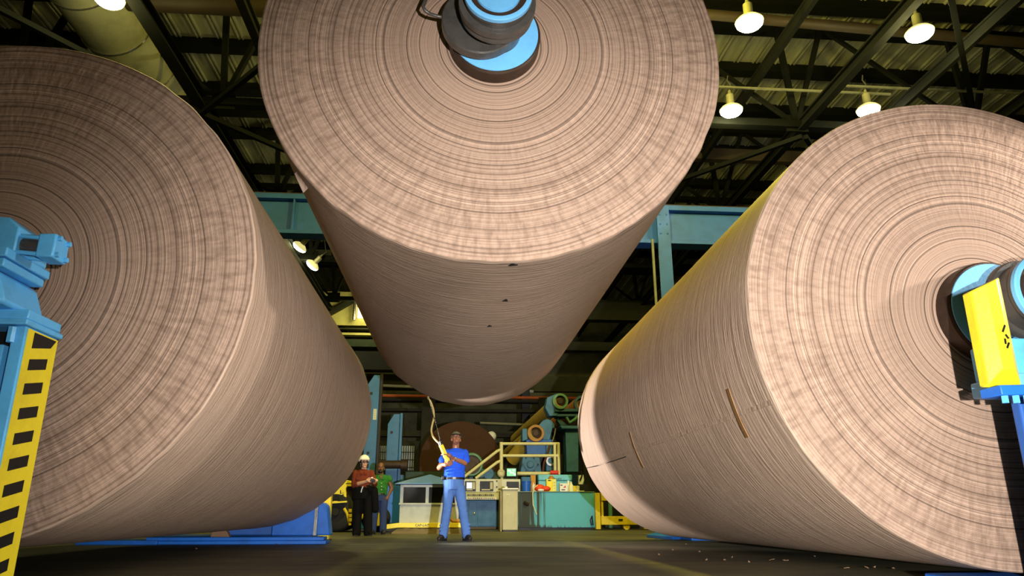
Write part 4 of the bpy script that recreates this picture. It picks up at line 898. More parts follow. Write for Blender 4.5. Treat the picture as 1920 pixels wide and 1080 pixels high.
# ------------------------------------------------------------------ cabin on its yellow skid
KY = 17.2
def K(px, py, y=KY): return at(px, py, y)
kb = thing('operator_cabin', 'grey cabin with windows and a blue grey hipped roof', 'cabin', (K(803, 981).x, KY+0.8, 0.2))
xl_, xr_ = K(748, 980).x, K(860, 980).x; zs = K(748, 943).z; ze = K(748, 909).z; zb_ = K(748, 981).z
MB().box2((xl_, KY, zb_), (xr_, KY+1.6, zs-0.03)).build('wall_panel', GREYP, kb, bevel=0.01)
MB().box2((xl_-0.02, KY-0.03, zs-0.04), (xr_+0.02, KY+1.62, zs)).build('sill', GREYP, kb, bevel=0.006)
for x_ in (xl_+0.035, K(801, 930).x, xr_-0.035): MB().box((x_, KY+0.03, (zs+ze)/2), (0.07, 0.06, ze-zs)).build('window_post', GREYP, kb)
for x_ in (xl_+0.035, xr_-0.035): MB().box((x_, KY+1.57, (zs+ze)/2), (0.07, 0.06, ze-zs)).build('window_post', GREYP, kb)
MB().box2((xl_, KY, ze-0.05), (xr_, KY+0.06, ze)).build('window_head', GREYP, kb)
xm = K(801, 930).x
for a_, b_ in ((xl_+0.07, xm-0.035), (xm+0.035, xr_-0.07)): MB().box2((a_, KY+0.03, zs), (b_, KY+0.04, ze-0.05)).build('window_pane', DARKGL, kb)
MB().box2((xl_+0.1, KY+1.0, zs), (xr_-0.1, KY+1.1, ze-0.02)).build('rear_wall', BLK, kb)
zap = K(803, 890, KY+0.8).z; e0 = K(742, 908).x; e1_ = K(865, 908).x; zr = ze+0.01
mr = MB(); N = 14; ch = []
rings = [(0.0, 1.0), (0.05, 1.0), (0.35, 0.72), (0.66, 0.38), (0.9, 0.12), (1.0, 0.0)]
cxr, cyr = (e0+e1_)/2, KY+0.75
vs = []
for h_, s_ in rings:
    hx, hy = (e1_-e0)/2*max(s_, 0.02), 0.95*max(s_, 0.02)
    for sx_, sy_ in ((-1, -1), (1, -1), (1, 1), (-1, 1)): vs.append((cxr+sx_*hx, cyr+sy_*hy, zr+(zap-zr)*h_))
fs = [(i*4+k, i*4+(k+1) % 4, (i+1)*4+(k+1) % 4, (i+1)*4+k) for i in range(len(rings)-1) for k in range(4)] + [(3, 2, 1, 0), tuple(range((len(rings)-1)*4, len(rings)*4))]
mr.add(vs, fs); mr.build('roof', ROOFB, kb, bevel=0.01, smooth=30)
sk = thing('yellow_skid', 'yellow lifting skid with small lettering under the grey cabin', 'skid', (cxr, KY+0.3, 0.1))
s0, s1 = K(725, 983, KY-0.15), K(868, 983, KY-0.15); zk0, zk1 = K(760, 989.5, KY-0.15).z, K(760, 980.5, KY-0.15).z
m = MB(); m.prism([(s0.x, KY-0.15, zk0-0.03), (s0.x+0.25, KY-0.15, zk0), (s1.x, KY-0.15, zk0), (s1.x, KY-0.15, zk1), (s0.x+0.25, KY-0.15, zk1), (s0.x, KY-0.15, zk1-0.03)], (0, 0.2, 0)); m.build('front_beam', YEL, sk, bevel=0.008)
MB().box2((s0.x+0.25, KY+0.05, zk0), (s1.x, KY+1.7, zk1-0.01)).build('bed', DYEL, sk)
text('CAP-LAC', ((K(792, 985).x), KY-0.155, (zk0+zk1)/2), 0.075, BLK, 'lettering', sk)
tm = MB(); rng = random.Random(3); x_ = s0.x+0.1; top = []; y_ = KY-0.2
nT = 26
for k in range(nT+1):
    u = k/nT; top.append((s0.x+0.12+(s1.x-s0.x-0.12)*u, (zk0-0.008-0.018*rng.random())*min(1, 0.25+u*9)))
vs = []; 
for (a_, z_) in top:
    for yy_ in (KY-0.22, KY+0.02): vs += [(a_, yy_, 0.0), (a_, yy_+0.01, max(z_, 0.015))]
fs = []
for k in range(nT):
    o_ = k*4; fs += [(o_, o_+4, o_+5, o_+1), (o_+1, o_+5, o_+7, o_+3), (o_+3, o_+7, o_+6, o_+2)]
fs += [(0, 1, 3, 2), (nT*4, nT*4+2, nT*4+3, nT*4+1)]
tm.add(vs, fs); tag(tm.build('timber_beam', WOOD, None, smooth=50), 'rough worn timber beam lying on the floor under the yellow skid', 'timber')
tag(MB().box2((s0.x+0.4, KY+1.2, 0.0), (s1.x, KY+1.45, zk0-0.005)).build('timber_beam', WOOD, None, bevel=0.01), 'second timber under the rear of the yellow skid', 'timber')
q = K(850, 977, KY-0.1); solo(MB().tube([(K(843, 975).x, KY-0.12, zk1+0.10), (K(848, 979).x, KY-0.12, zk1+0.04), (K(856, 979.5).x, KY-0.1, zk1+0.03), (K(864, 978).x, KY-0.1, zk1+0.06)], 0.035, 8), 'yellow_sling', OCHRE, 'ochre sling strap lying on the yellow skid behind the man', 'strap')

# ------------------------------------------------------------------ forklift
FY = 18.3
def F(px, py, y=FY): return at(px, py, y)
fk = thing('forklift', 'yellow forklift with a black tyre behind the left reel and the woman', 'forklift', (F(680, 990).x, FY+0.6, 0))
wc = Vector((F(628, 962).x, FY, 0.47))
for dy_ in (0.0, 1.25):
    t_ = MB().lathe(wc+Vector((0, dy_, 0)), (0, 1, 0), [(0.0, 0.24), (0.0, 0.40), (0.03, 0.45), (0.08, 0.47), (0.25, 0.47), (0.3, 0.44), (0.3, 0.24)], 36, closed=True).build('tyre', RUB, fk)
    MB().lathe(wc+Vector((0, dy_+0.03, 0)), (0, 1, 0), [(0.0, 0.0), (0.0, 0.09), (0.05, 0.10), (0.07, 0.24), (0.25, 0.24)], 28).build('wheel_rim', RUB, fk)
zf = F(640, 941).z; zt_ = F(640, 902).z
m = MB(); m.prism([F(585, 945), F(650, 941), F(650, 938), F(648, 915), F(651, 912), F(664, 912), F(664, 908), F(659, 902), F(650, 900), F(640, 911), F(606, 934)][::-1], (0, 1.5, 0)); m.build('counterweight', YEL, fk, bevel=0.015)
m = MB(); m.prism([F(585, 947), F(651, 942), F(651, 939), F(585, 944)][::-1], (0, -0.06, 0)); m.build('fender_lip', YEL, fk)
m = MB(); m.prism([F(648, 915), F(650, 912.5), F(700, 912.5), F(712, 946), (F(712, 946).x, FY, 0.28), (F(655, 946).x, FY, 0.28), F(655, 942), F(648, 940)][::-1], (0, 1.3, 0)); 
for i_ in range(len(m.v)): m.v[i_] = m.v[i_] + Vector((0, 0.12, 0))
m.build('engine_body', BLK, fk, bevel=0.02)
MB().tube([F(645, 953), F(651, 963), F(654, 975), F(656, 985)], 0.035, 8).build('frame_arc', DYEL, fk)
for py in (958, 967, 975): MB().box(F(656.5, py, FY-0.02), (0.07, 0.08, 0.08)).build('step_block', DYEL, fk, bevel=0.01)
MB().ell(F(677.5, 967, FY-0.05), (0.05, 0.05, 0.09)).build('reflector', YEL, fk)
m = MB(); m.prism([F(710, 957), F(712, 951), F(714, 966), F(713, 985), F(707, 987), F(706, 980)][::-1], (0, 0.2, 0)); m.build('mast_guard', YEL, fk, bevel=0.01)
MB().box2((F(690, 950).x, FY+0.1, 0.12), (F(722, 950).x, FY+1.3, 0.3)).build('chassis', BLK, fk, bevel=0.02)
wc2 = Vector((F(699, 975).x, FY+0.2, 0.3))
for dy_ in (0, 1.05): MB().lathe(wc2+Vector((0, dy_, 0)), (0, 1, 0), [(0, 0.0), (0.0, 0.26), (0.04, 0.3), (0.2, 0.3), (0.24, 0.26), (0.24, 0)], 28).build('tyre', RUB, fk)
for (x0, y0, x1, y1) in ((622, 929.5, 638, 930.3), (638, 919, 639, 926), (639, 924, 645, 924.6), (641, 927, 645, 929), (648, 906, 660, 906.8)): at_box((x0, y0), (x1, y1), FY-0.008, 0.012).build('panel_seam', BLK, fk)
# scraps on the floor
rng = random.Random(11)
SP = [(1287, 1022), (1262, 1032), (1312, 1036), (1325, 1051), (1359, 1052), (1373, 1047), (1448, 1052), (1470, 1053), (1476, 1053), (1528, 1046), (1588, 1069), (1625, 1067), (1640, 1066), (1675, 1068), (1405, 1055), (1236, 1041), (520, 1022), (368, 1031)]
for k, (px, py) in enumerate(SP):
    q = atz(px, py, 0); s_ = rng.uniform(0.008, 0.019) * (1.6 if k in (6, 7, 10) else 1); a_ = rng.uniform(0, 6)
    vs = [q+Vector((s_*math.cos(a_+t)*rng.uniform(0.6, 1.2), s_*math.sin(a_+t)*rng.uniform(0.6, 1.2), 0.002+0.018*rng.random())) for t in (0, 1.2, 2.5, 3.8, 5.1)]
    m = MB(); m.prism(vs, (0, 0, 0.004)); solo(m, 'paper_scrap', CARD, 'small torn scrap of brown paper lying on the floor', 'paper scrap', 'paper scraps on the floor', smooth=0)
for k, (px, py) in enumerate(((1014, 990), (1028, 992), (980, 991))):
    q = atz(px, py, 0); solo(MB().box(q+Vector((0, 0, 0.05)), (0.16, 0.1, 0.1), (0.1, 0.2, 0.4*k)), 'rag', (TEALD, WHITE, BLK)[k], ('dark blue rag on the floor under the teal tank', 'white crumpled paper on the floor under the teal tank', 'black rag on the floor beside the narrow beige cabinet')[k], 'rag', bevel=0.03)
q = atz(412, 1009, 0)
bk_ = MB(); bk_.prism([q+Vector(v) for v in ((-0.14, 0, 0.10), (0.13, 0, 0.10), (0.10, 0, 0.19), (0.04, 0, 0.24), (-0.10, 0, 0.22))], (0, 0.12, 0))
for i_ in range(len(bk_.v)): bk_.v[i_] = bk_.v[i_]+Vector((0, 0.0, 0))
q = at(412, 1006, 11.7); q.z = 0.10
bk_ = MB(); bk_.prism([q+Vector(v) for v in ((-0.14, 0, 0.0), (0.14, 0, 0.0), (0.10, 0, 0.07), (0.04, 0, 0.14), (-0.11, 0, 0.12))], (0, 0.12, 0))
solo(bk_, 'cardboard_lump', CARD, 'brown cardboard lump lying on the blue base plate under the left reel', 'cardboard', bevel=0.01)

# ------------------------------------------------------------------ people
def blob(mb, name, mats, parent, voxel=0.008, it=4, fac=0.5, pick=None):
    """melt overlapping solids into one continuous skin"""
    me = bpy.data.meshes.new('tmp'); me.from_pydata([v[:] for v in mb.v], [], mb.f); me.update()
    o = bpy.data.objects.new('tmp', me); col.objects.link(o)
    r = o.modifiers.new('r', 'REMESH'); r.mode = 'VOXEL'; r.voxel_size = voxel; r.use_smooth_shade = True
    s = o.modifiers.new('s', 'SMOOTH'); s.factor = fac; s.iterations = it
    dg = bpy.context.evaluated_depsgraph_get(); nm = bpy.data.meshes.new_from_object(o.evaluated_get(dg))
    bpy.data.objects.remove(o); bpy.data.meshes.remove(me)
    nm.name = name; nm.materials.clear()
    if not isinstance(mats, (list, tuple)): mats = [mats]
    for m in mats: nm.materials.append(m)
    if pick: nm.polygons.foreach_set('material_index', [pick(p.center) for p in nm.polygons])
    off = ROOTS[parent.name]; nm.transform(Matrix.Translation(-off)); nm.shade_smooth()
    o = bpy.data.objects.new(name, nm); col.objects.link(o); o.parent = parent; ROOTS[o.name] = off
    return o
def headset(m, c, rot, s=1.0, jaw=1.0):
    """skull, face and ears added to a body; face looks along -y of rot"""
    def L(x, y, z): return Vector(c) + rot @ (Vector((x, y, z))*s)
    m.ell(L(0, 0.012, 0.022), [v*s for v in (0.076, 0.096, 0.098)], rot)
    m.ell(L(0, -0.025, -0.045), [v*s for v in (0.060*jaw, 0.068, 0.072)], rot)
    m.ell(L(0, -0.066, -0.098), [v*s for v in (0.030*jaw, 0.024, 0.022)], rot)
    m.caps(L(0, -0.086, 0.012), L(0, -0.112, -0.028), 0.009*s, 0.015*s)
    m.ell(L(0, -0.083, 0.026), [v*s for v in (0.050, 0.016, 0.012)], rot)
    for e in (-1, 1):
        m.ell(L(e*0.040, -0.066, -0.022), [v*s for v in (0.022, 0.022, 0.02)], rot)
        m.ell(L(e*0.079, 0.010, -0.012), [v*s for v in (0.012, 0.022, 0.034)], rot)
    m.ell(L(0, -0.088, -0.062), [v*s for v in (0.026, 0.014, 0.012)], rot)
    return L
def face_bits(L, rot, s, root, lip=(96, 48, 40)):
    for e in (-1, 1):
        ey = MB().ell(L(e*0.032, -0.078, 0.008), [v*s for v in (0.014, 0.010, 0.008)], rot, 12, 8).build('eye', paint('eye_white', (150, 140, 130), 0.3, dirt=0), root)
        MB().ell(L(e*0.032, -0.086, 0.008), [v*s for v in (0.006, 0.004, 0.006)], rot, 10, 6).build('iris', paint('dark_iris', (24, 16, 12), 0.3, dirt=0), ey)
        MB().ell(L(e*0.033, -0.090, 0.030), [v*s for v in (0.019, 0.006, 0.004)], rot, 12, 6).build('eyebrow', HAIR, root)
    MB().ell(L(0, -0.101, -0.064), [v*s for v in (0.022, 0.004, 0.0035)], rot, 12, 6).build('mouth', paint('lip_%d' % lip[0], lip, 0.5, dirt=0), root)
def hand(m, wrist, palm, tips, thumb, s=1.0):
    """palm capsule plus five separate bent fingers; tips: four (knuckle, middle, tip) chains"""
    m.caps(wrist, palm, 0.027*s, 0.034*s)
    for (a, b, c_), r in zip(tips, (0.0092, 0.0098, 0.0095, 0.0082)):
        m.caps(palm, a, 0.014*s, r*1.1*s); m.caps(a, b, r*1.1*s, r*s); m.caps(b, c_, r*s, r*0.85*s)
    a, b, c_ = thumb
    m.caps(a, b, 0.014*s, 0.011*s); m.caps(b, c_, 0.011*s, 0.0095*s)
def grip(m, wrist, centre, axis, side, s=1.0):
    """hand closed round a bar through centre along axis; side = direction the back of the hand faces"""
    ax = Vector(axis).normalized(); sd = (Vector(side) - ax*Vector(side).dot(ax)).normalized(); fw = ax.cross(sd).normalized()
    c = Vector(centre); rr = 0.058*s
    palm = c + sd*rr
    tips = []
    for k in range(4):
        o_ = ax*(0.033 - 0.022*k)*s; ln = (1.0, 1.1, 1.04, 0.86)[k]
        tips.append((c + o_ + sd*rr*0.75 + fw*rr*0.75, c + o_ - sd*rr*0.25*ln + fw*rr*1.0, c + o_ - sd*rr*0.95*ln + fw*rr*0.45))
    th = (c + ax*0.02*s + sd*rr*0.8 - fw*rr*0.3, c + ax*0.055*s + sd*rr*0.1 - fw*rr*0.95, c + ax*0.06*s - sd*rr*0.75 - fw*rr*0.5)
    hand(m, wrist, palm, tips, th, s)
def relaxed(m, wrist, d, out, s=1.0):
    d = Vector(d).normalized(); out = (Vector(out) - d*Vector(out).dot(d)).normalized(); n_ = d.cross(out).normalized()
    w_ = Vector(wrist); palm = w_ + d*0.075*s; tips = []
    for k in range(4):
        o_ = out*(0.030 - 0.020*k)*s; ln = (0.9, 1.0, 0.94, 0.76)[k]*s
        a = palm + o_ + d*0.02*s; b = a + d*0.038*ln + n_*0.012*s; tips.append((a, b, b + d*0.030*ln + n_*0.022*s))
    hand(m, w_, palm, tips, (w_ + d*0.03*s + out*0.02*s, w_ + d*0.065*s + out*0.05*s, w_ + d*0.095*s + out*0.055*s), s)
def boot(name, ankle, heading, mat, root, L=0.27, sole=RUB):
    a = Vector(ankle); h = Vector((math.sin(heading), -math.cos(heading), 0)); w_ = Vector((h.y, -h.x, 0))
    base = Vector((a.x, a.y, 0.0)); m = MB()
    m.caps(base + Vector((0, 0, 0.20)), base + Vector((0, 0, 0.09)), 0.052, 0.056)
    m.caps(base - h*0.045 + Vector((0, 0, 0.06)), base + h*0.10 + Vector((0, 0, 0.058)), 0.042, 0.043)
    m.caps(base + h*0.06 + Vector((0, 0, 0.045)), base + h*(L-0.13) + Vector((0, 0, 0.042)), 0.046, 0.036)
    for i in range(len(m.v)): m.v[i].z = max(m.v[i].z, 0.018)
    b = blob(m, name, mat, root, 0.009, 3)
    n = 18; pts = []
    for k in range(n):
        t = 2*PI*k/n; l = math.cos(t); wd = 0.047 if l > 0 else 0.040
        pts.append(base + h*(0.035 + l*L*0.5) + w_*math.sin(t)*wd + Vector((0, 0, 0.0)))
    s_ = MB(); s_.prism(pts, (0, 0, 0.024)); o = s_.build('sole', sole, root); return b
def shift(v, y): return Vector((v.x, v.y + y, v.z))

# --- man in the blue shirt with the hoist control
Y0 = 12.76
def J(px, py, dy=0.0): return at(px, py, Y0+dy)
man = thing('person', 'person in royal blue t-shirt and khaki cap looking up, holding a yellow hoist control', 'person', (J(852, 960).x, Y0, 0), 'people')
rh = Matrix.Rotation(R(-24), 3, 'X') @ Matrix.Rotation(R(8), 3, 'Z')
hc_ = J(855, 823, -0.03)
b = MB(); L = headset(b, hc_, rh, 0.98, 1.05)
b.caps(J(854, 846, 0.02), J(855, 831, 0.0), 0.066, 0.058)
zz = lambda py: J(852, py).z
xx = lambda px, py=880: J(px, py).x
b.loft([((xx(852), Y0, zz(912)), 0.135, 0.095), ((xx(852), Y0, zz(895)), 0.14, 0.095), ((xx(853), Y0, zz(875)), 0.15, 0.10), ((xx(854), Y0, zz(858)), 0.165, 0.10), ((xx(855), Y0, zz(848)), 0.15, 0.085), ((xx(855), Y0, zz(843)), 0.09, 0.07)])
PA, PB = J(826.5, 834, -0.40), J(842.5, 871, -0.33)      # pendant ends
pax = (PB-PA).normalized()
gl, gr = PA + (PB-PA)*0.60, PA + (PB-PA)*0.93
lel, rel_ = J(871.5, 868, -0.10), J(823.5, 877, -0.06)
lw, rw_ = J(849, 859.5, -0.27), J(830, 871, -0.30)
b.caps(J(870, 851), lel, 0.050, 0.044); b.caps(lel, lw, 0.046, 0.030)
b.caps(J(839, 851), rel_, 0.050, 0.044); b.caps(rel_, rw_, 0.046, 0.030)
grip(b, lw, gl, -pax, (0.85, -0.45, 0.25), 1.05)
grip(b, rw_, gr, -pax, (-0.75, -0.55, -0.1), 1.05)
hipL, hipR = J(861.5, 914), J(842.5, 914); knL, knR = J(868, 956, -0.02), J(838, 956, -0.02); anL, anR = J(874.5, 1003), J(831, 1003)
for h_, k_, a_ in ((hipL, knL, anL), (hipR, knR, anR)): b.caps(h_, k_, 0.080, 0.052); b.caps(k_, a_, 0.052, 0.036)
blob(b, 'body', SKIN1, man, 0.0075, 3)
face_bits(L, rh, 0.98, man, (112, 66, 54))
MB().ell(L(0, -0.078, -0.104), (0.024, 0.008, 0.012), rh).build('goatee', paint('short_stubble', (84, 56, 44), 0.7), man)
m = MB(); m.ell(L(0, 0.012, 0.040), (0.090, 0.108, 0.098), rh)
cm = MB(); 
for i, v in enumerate(m.v): pass
inv = rh.inverted()
m.v = [L(0, 0, 0.040) + rh @ Vector(((inv @ (v - L(0, 0, 0.040))).x, (inv @ (v - L(0, 0, 0.040))).y, max((inv @ (v - L(0, 0, 0.040))).z, 0.004))) for v in m.v]
cp = m.build('cap', CAPM, man)
vs = []; n = 14
for k in range(n+1):
    t = PI*k/n; vs.append(L(0.086*math.cos(t), -0.045-0.110*math.sin(t), 0.042-0.030*math.sin(t)))
br = MB(); br.prism(vs, rh @ Vector((0, 0, 0.008))); br.build('cap_brim', paint('dark_cap_brim', (46, 42, 36), 0.8), cp)
# t-shirt
t_ = MB()
t_.loft([((xx(851.5), Y0, zz(899)), 0.178, 0.128), ((xx(852), Y0, zz(893)), 0.182, 0.132), ((xx(852), Y0, zz(884)), 0.176, 0.125), ((xx(853), Y0, zz(872)), 0.180, 0.128), ((xx(854), Y0-0.01, zz(858)), 0.194, 0.132), ((xx(855), Y0, zz(849)), 0.192, 0.112), ((xx(855), Y0+0.01, zz(844)), 0.150, 0.090), ((xx(855), Y0+0.015, zz(840.5)), 0.082, 0.075)])
t_.caps(J(871.5, 849.5), J(873.0, 862, -0.07), 0.068, 0.074); t_.caps(J(838, 849.5), J(829.5, 863, -0.04), 0.068, 0.070)
for (p, q_) in (((838, 862, -0.125), (866, 872, -0.118)), ((836, 884, -0.118), (866, 878, -0.115)), ((838, 890, -0.115), (868, 888, -0.118)), ((842, 852, -0.115), (846, 868, -0.12)), ((864, 852, -0.10), (860, 866, -0.122))): t_.caps(J(*p), J(*q_), 0.013, 0.013)
blob(t_, 't_shirt', SHIRTB, man, 0.0095, 3)
# jeans
j_ = MB()
j_.loft([((xx(851.5), Y0, zz(918)), 0.165, 0.120), ((xx(851.5), Y0, zz(908)), 0.180, 0.128), ((xx(851.5), Y0, zz(897)), 0.178, 0.126)])
for h_, k_, a_, sx_ in ((hipL, knL, anL, 1), (hipR, knR, anR, -1)):
    j_.caps(h_+Vector((0, 0, -0.02)), k_, 0.100, 0.076); j_.caps(k_, a_+Vector((0, 0, 0.0)), 0.078, 0.074)
    for d_ in (0.03, 0.09, 0.15): j_.caps(a_+Vector((-0.05, -0.055, d_)), a_+Vector((0.05, -0.055, d_+0.015)), 0.020, 0.020)
    j_.caps(k_+Vector((-0.05, -0.05, 0.02)), k_+Vector((0.05, -0.055, -0.01)), 0.020, 0.020)
blob(j_, 'jeans', JEANS, man, 0.0095, 3)
MB().loft([((xx(851.5), Y0, zz(899.3)), 0.186, 0.133), ((xx(851.5), Y0, zz(895.2)), 0.186, 0.133)], 36).build('belt', BLK, man)
MB().box((xx(852), Y0-0.137, zz(897.2)), (0.05, 0.012, 0.034)).build('belt_buckle', STEEL, man)
MB().box((xx(831.5), Y0-0.06, zz(896.5)), (0.05, 0.07, 0.07)).build('belt_pouch', BLK, man, bevel=0.01)
boot('boot', J(873.5, 1004), 0.5, LEATH, man); boot('boot', J(832, 1004), -0.55, LEATH, man)
wt = J(851.5, 860.5, -0.255); wd_ = (lel-lw).normalized()
MB().lathe(lw+wd_*0.035, wd_, [(-0.012, 0.036), (-0.012, 0.040), (0.012, 0.042), (0.012, 0.037)], 20, closed=True).build('wristwatch', CHROME, man)
# hoist control
pd = thing('hoist_control', 'yellow hanging hoist control held by the man in blue', 'remote control', PA, None)
d, a_, c_ = basis(PB-PA)
m = MB(); m.bar(PA, PB, 0.078, 0.06); m.build('casing', YEL, pd, bevel=0.012)
m = MB().bar(PA+d*0.04-Vector((0, 0.033, 0)), PB-d*0.05-Vector((0, 0.033, 0)), 0.045, 0.012); m.build('button_plate', DYEL, pd)
for k in range(6): 
    p = PA + (PB-PA)*(0.14+0.07*k) - Vector((0, 0.042, 0)); MB().cyl(p, p-Vector((0, 0.010, 0)), 0.010, n=10).build('button', BLK, pd)
MB().cyl(PA-d*0.055, PA+d*0.01, 0.034, n=18).build('cable_gland', CHROME, pd)
MB().tube([PA-d*0.0+a_*0.03, PA-d*0.03+a_*0.035, J(825.2, 826, -0.41), J(825, 823, -0.41)], 0.012, 8).build('strain_eye', BLK, pd)
YC = -0.41
cab = [(823.5, 831), (817, 825), (811, 816.8), (808.8, 807), (810.5, 796), (813.2, 785), (813.5, 775), (811.5, 764), (807, 752), (802.3, 742.5)]
pts = []
for i, (px, py) in enumerate(cab): pts.append(J(px, py, YC + (0.15-YC)*min(1, i/8.0)))
pts += [Vector((pts[-1].x-0.05, Y0+0.2, 2.9)), Vector((pts[-1].x-0.06, Y0+0.25, 4.5)), Vector((pts[-1].x-0.06, Y0+0.25, 9.5))]
fine = []
for i in range(len(pts)-1):
    p0, p1, p2, p3 = pts[max(i-1, 0)], pts[i], pts[i+1], pts[min(i+2, len(pts)-1)]
    for k in range(5):
        t = k/5; fine.append(0.5*((2*p1)+(p2-p0)*t+(2*p0-5*p1+4*p2-p3)*t*t+(3*p1-p0-3*p2+p3)*t**3))
fine.append(pts[-1])
tag(MB().tube(fine, 0.016, 10).build('control_cable', ROPE, None), 'curving tan cable running up from the yellow hoist control', 'cable')
s1, s2 = J(825, 823.5, YC), J(802.5, 743.5, 0.12)
tag(MB().tube([s1, s2, s2+Vector((-0.03, 0.05, 0.7)), s2+Vector((-0.04, 0.06, 7.0))], 0.007, 8).build('safety_wire', CHROME, None), 'thin straight wire beside the tan cable above the hoist control', 'wire')

# --- woman in white hard hat
Y0 = 15.62
wo = thing('person', 'person in white hard hat, glasses and rust brown blouse holding a camera', 'person', (J(681, 990).x, Y0, 0), 'people')
rh = Matrix.Rotation(R(22), 3, 'Z') @ Matrix.Rotation(R(-6), 3, 'X')
hc_ = J(683.0, 868.0, -0.02)
b = MB(); L = headset(b, hc_, rh, 0.94, 0.92)
b.caps(J(681.5, 884, 0.03), J(683, 875, 0.01), 0.056, 0.050)
cxw = 681
b.loft([((xx(cxw), Y0, zz(925)), 0.14, 0.11), ((xx(cxw), Y0, zz(912)), 0.125, 0.095), ((xx(cxw), Y0, zz(900)), 0.13, 0.10), ((xx(cxw), Y0, zz(890)), 0.13, 0.085), ((xx(cxw), Y0, zz(885)), 0.08, 0.065)])
shR, shL = J(667, 886.5), J(696, 886.5); elR, elL = J(664, 909, -0.04), J(702.5, 908, -0.04)
cam_c = J(697.5, 900.5, -0.32)
wR, wL = J(689.5, 902, -0.28), J(701.5, 903, -0.27)
b.caps(shR, elR, 0.050, 0.042); b.caps(elR, wR, 0.042, 0.028); b.caps(shL, elL, 0.050, 0.042); b.caps(elL, wL, 0.042, 0.028)
grip(b, wR, cam_c+Vector((-0.045, 0, -0.005)), (0.1, 0, 1), (-0.8, -0.5, 0), 0.92); grip(b, wL, cam_c+Vector((0.045, 0.01, -0.01)), (-0.1, 0, 1), (0.9, -0.3, 0), 0.92)
for e, (hx, kx, ax_) in enumerate(((672, 670, 669), (689, 689, 689))): b.caps(J(hx, 930), J(kx, 966), 0.075, 0.05); b.caps(J(kx, 966), J(ax_, 998), 0.05, 0.035)
blob(b, 'body', SKIN2, wo, 0.0085, 3)
face_bits(L, rh, 0.94, wo, (150, 80, 70))
h_ = MB(); h_.ell(L(0, 0.03, 0.012), (0.084, 0.088, 0.10), rh)
for e in (-1, 1): h_.caps(L(e*0.072, 0.02, 0.03), L(e*0.078, 0.015, -0.085), 0.026, 0.022)
h_.caps(L(-0.05, 0.085, 0.0), L(-0.04, 0.09, -0.10), 0.035, 0.03); h_.caps(L(0.05, 0.085, 0.0), L(0.04, 0.09, -0.10), 0.035, 0.03)
blob(h_, 'hair', HAIR, wo, 0.009, 2)
m = MB(); prof = [(0.0, 0.118), (0.004, 0.122), (0.012, 0.112), (0.04, 0.108), (0.085, 0.088), (0.112, 0.050), (0.122, 0.0)]
up = rh @ Vector((0, 0.12, 1)); m.lathe(L(0, 0.005, 0.050), up, prof, 28); 
hh = m.build('hard_hat', WHITE, wo, smooth=60)
vs = [L(0.090*math.cos(PI*k/12), -0.075-0.075*math.sin(PI*k/12), 0.052-0.008*math.sin(PI*k/12)) for k in range(13)]
MB().prism(vs, rh @ Vector((0, 0, 0.008))).build('hat_peak', WHITE, hh)
gls = MB()
for e in (-1, 1): gls.lathe(L(e*0.034, -0.101, 0.006), rh @ Vector((0, 1, 0)), [(0, 0.022), (0, 0.027), (0.006, 0.027), (0.006, 0.022)], 16, closed=True)
for e in (-1, 1): gls.bar(L(e*0.06, -0.098, 0.010), L(e*0.080, 0.0, 0.012), 0.005, 0.006)
gls.bar(L(-0.01, -0.103, 0.010), L(0.01, -0.103, 0.010), 0.005, 0.006); go = gls.build('spectacles', BLK, wo)
for e in (-1, 1): MB().cyl(L(e*0.034, -0.100, 0.006), L(e*0.034, -0.097, 0.006), 0.022, n=16).build('lens', LENS, go)
t_ = MB()
t_.loft([((xx(cxw), Y0, zz(918)), 0.175, 0.135), ((xx(cxw), Y0, zz(908)), 0.165, 0.125), ((xx(cxw), Y0-0.01, zz(899)), 0.17, 0.14), ((xx(cxw), Y0, zz(888.5)), 0.162, 0.11), ((xx(cxw), Y0+0.01, zz(883.5)), 0.122, 0.085), ((xx(cxw), Y0+0.02, zz(880.5)), 0.072, 0.07)])
t_.caps(shR+Vector((0, 0, -0.005)), elR, 0.068, 0.062); t_.caps(elR, elR+(wR-elR)*0.22, 0.060, 0.052); t_.caps(shL+Vector((0, 0, -0.005)), elL, 0.068, 0.060); t_.caps(elL, elL+(wL-elL)*0.5, 0.058, 0.050)
for (p, q_) in (((668, 898, -0.13), (690, 906, -0.135)), ((670, 904, -0.12), (688, 914, -0.125))): t_.caps(J(*p), J(*q_), 0.012, 0.012)
blob(t_, 'blouse', RUSTSH, wo, 0.011, 3)
m = MB()
for e in (-1, 1): m.prism([J(682, 882, -0.085), J(682+e*6, 881, -0.07), J(682+e*7, 887, -0.125), J(682+e*1.5, 889, -0.14)], (0, -0.012, 0))
m.build('collar', RUSTSH, wo, bevel=0.004)
p_ = MB()
p_.loft([((xx(cxw), Y0, zz(936)), 0.185, 0.14), ((xx(cxw), Y0, zz(922)), 0.185, 0.14), ((xx(cxw), Y0, zz(911)), 0.170, 0.128)])
for (hx, kx, ax_) in ((672, 670, 668.5), (690, 689.5, 690)): p_.caps(J(hx, 932), J(kx, 966), 0.105, 0.092); p_.caps(J(kx, 966), J(ax_, 1000), 0.092, 0.088)
blob(p_, 'trousers', BLKCLOTH, wo, 0.011, 3)
jk = MB(); jk.caps(J(690, 914, -0.06), J(701, 922, -0.02), 0.055, 0.07); jk.caps(J(701, 920, -0.02), J(704, 955, 0.0), 0.085, 0.075); jk.caps(J(668, 915, -0.07), J(690, 914, -0.09), 0.042, 0.046); jk.caps(J(664, 915, 0.02), J(664, 936, 0.03), 0.06, 0.05)
blob(jk, 'tied_jacket', BLKCLOTH, wo, 0.011, 3)
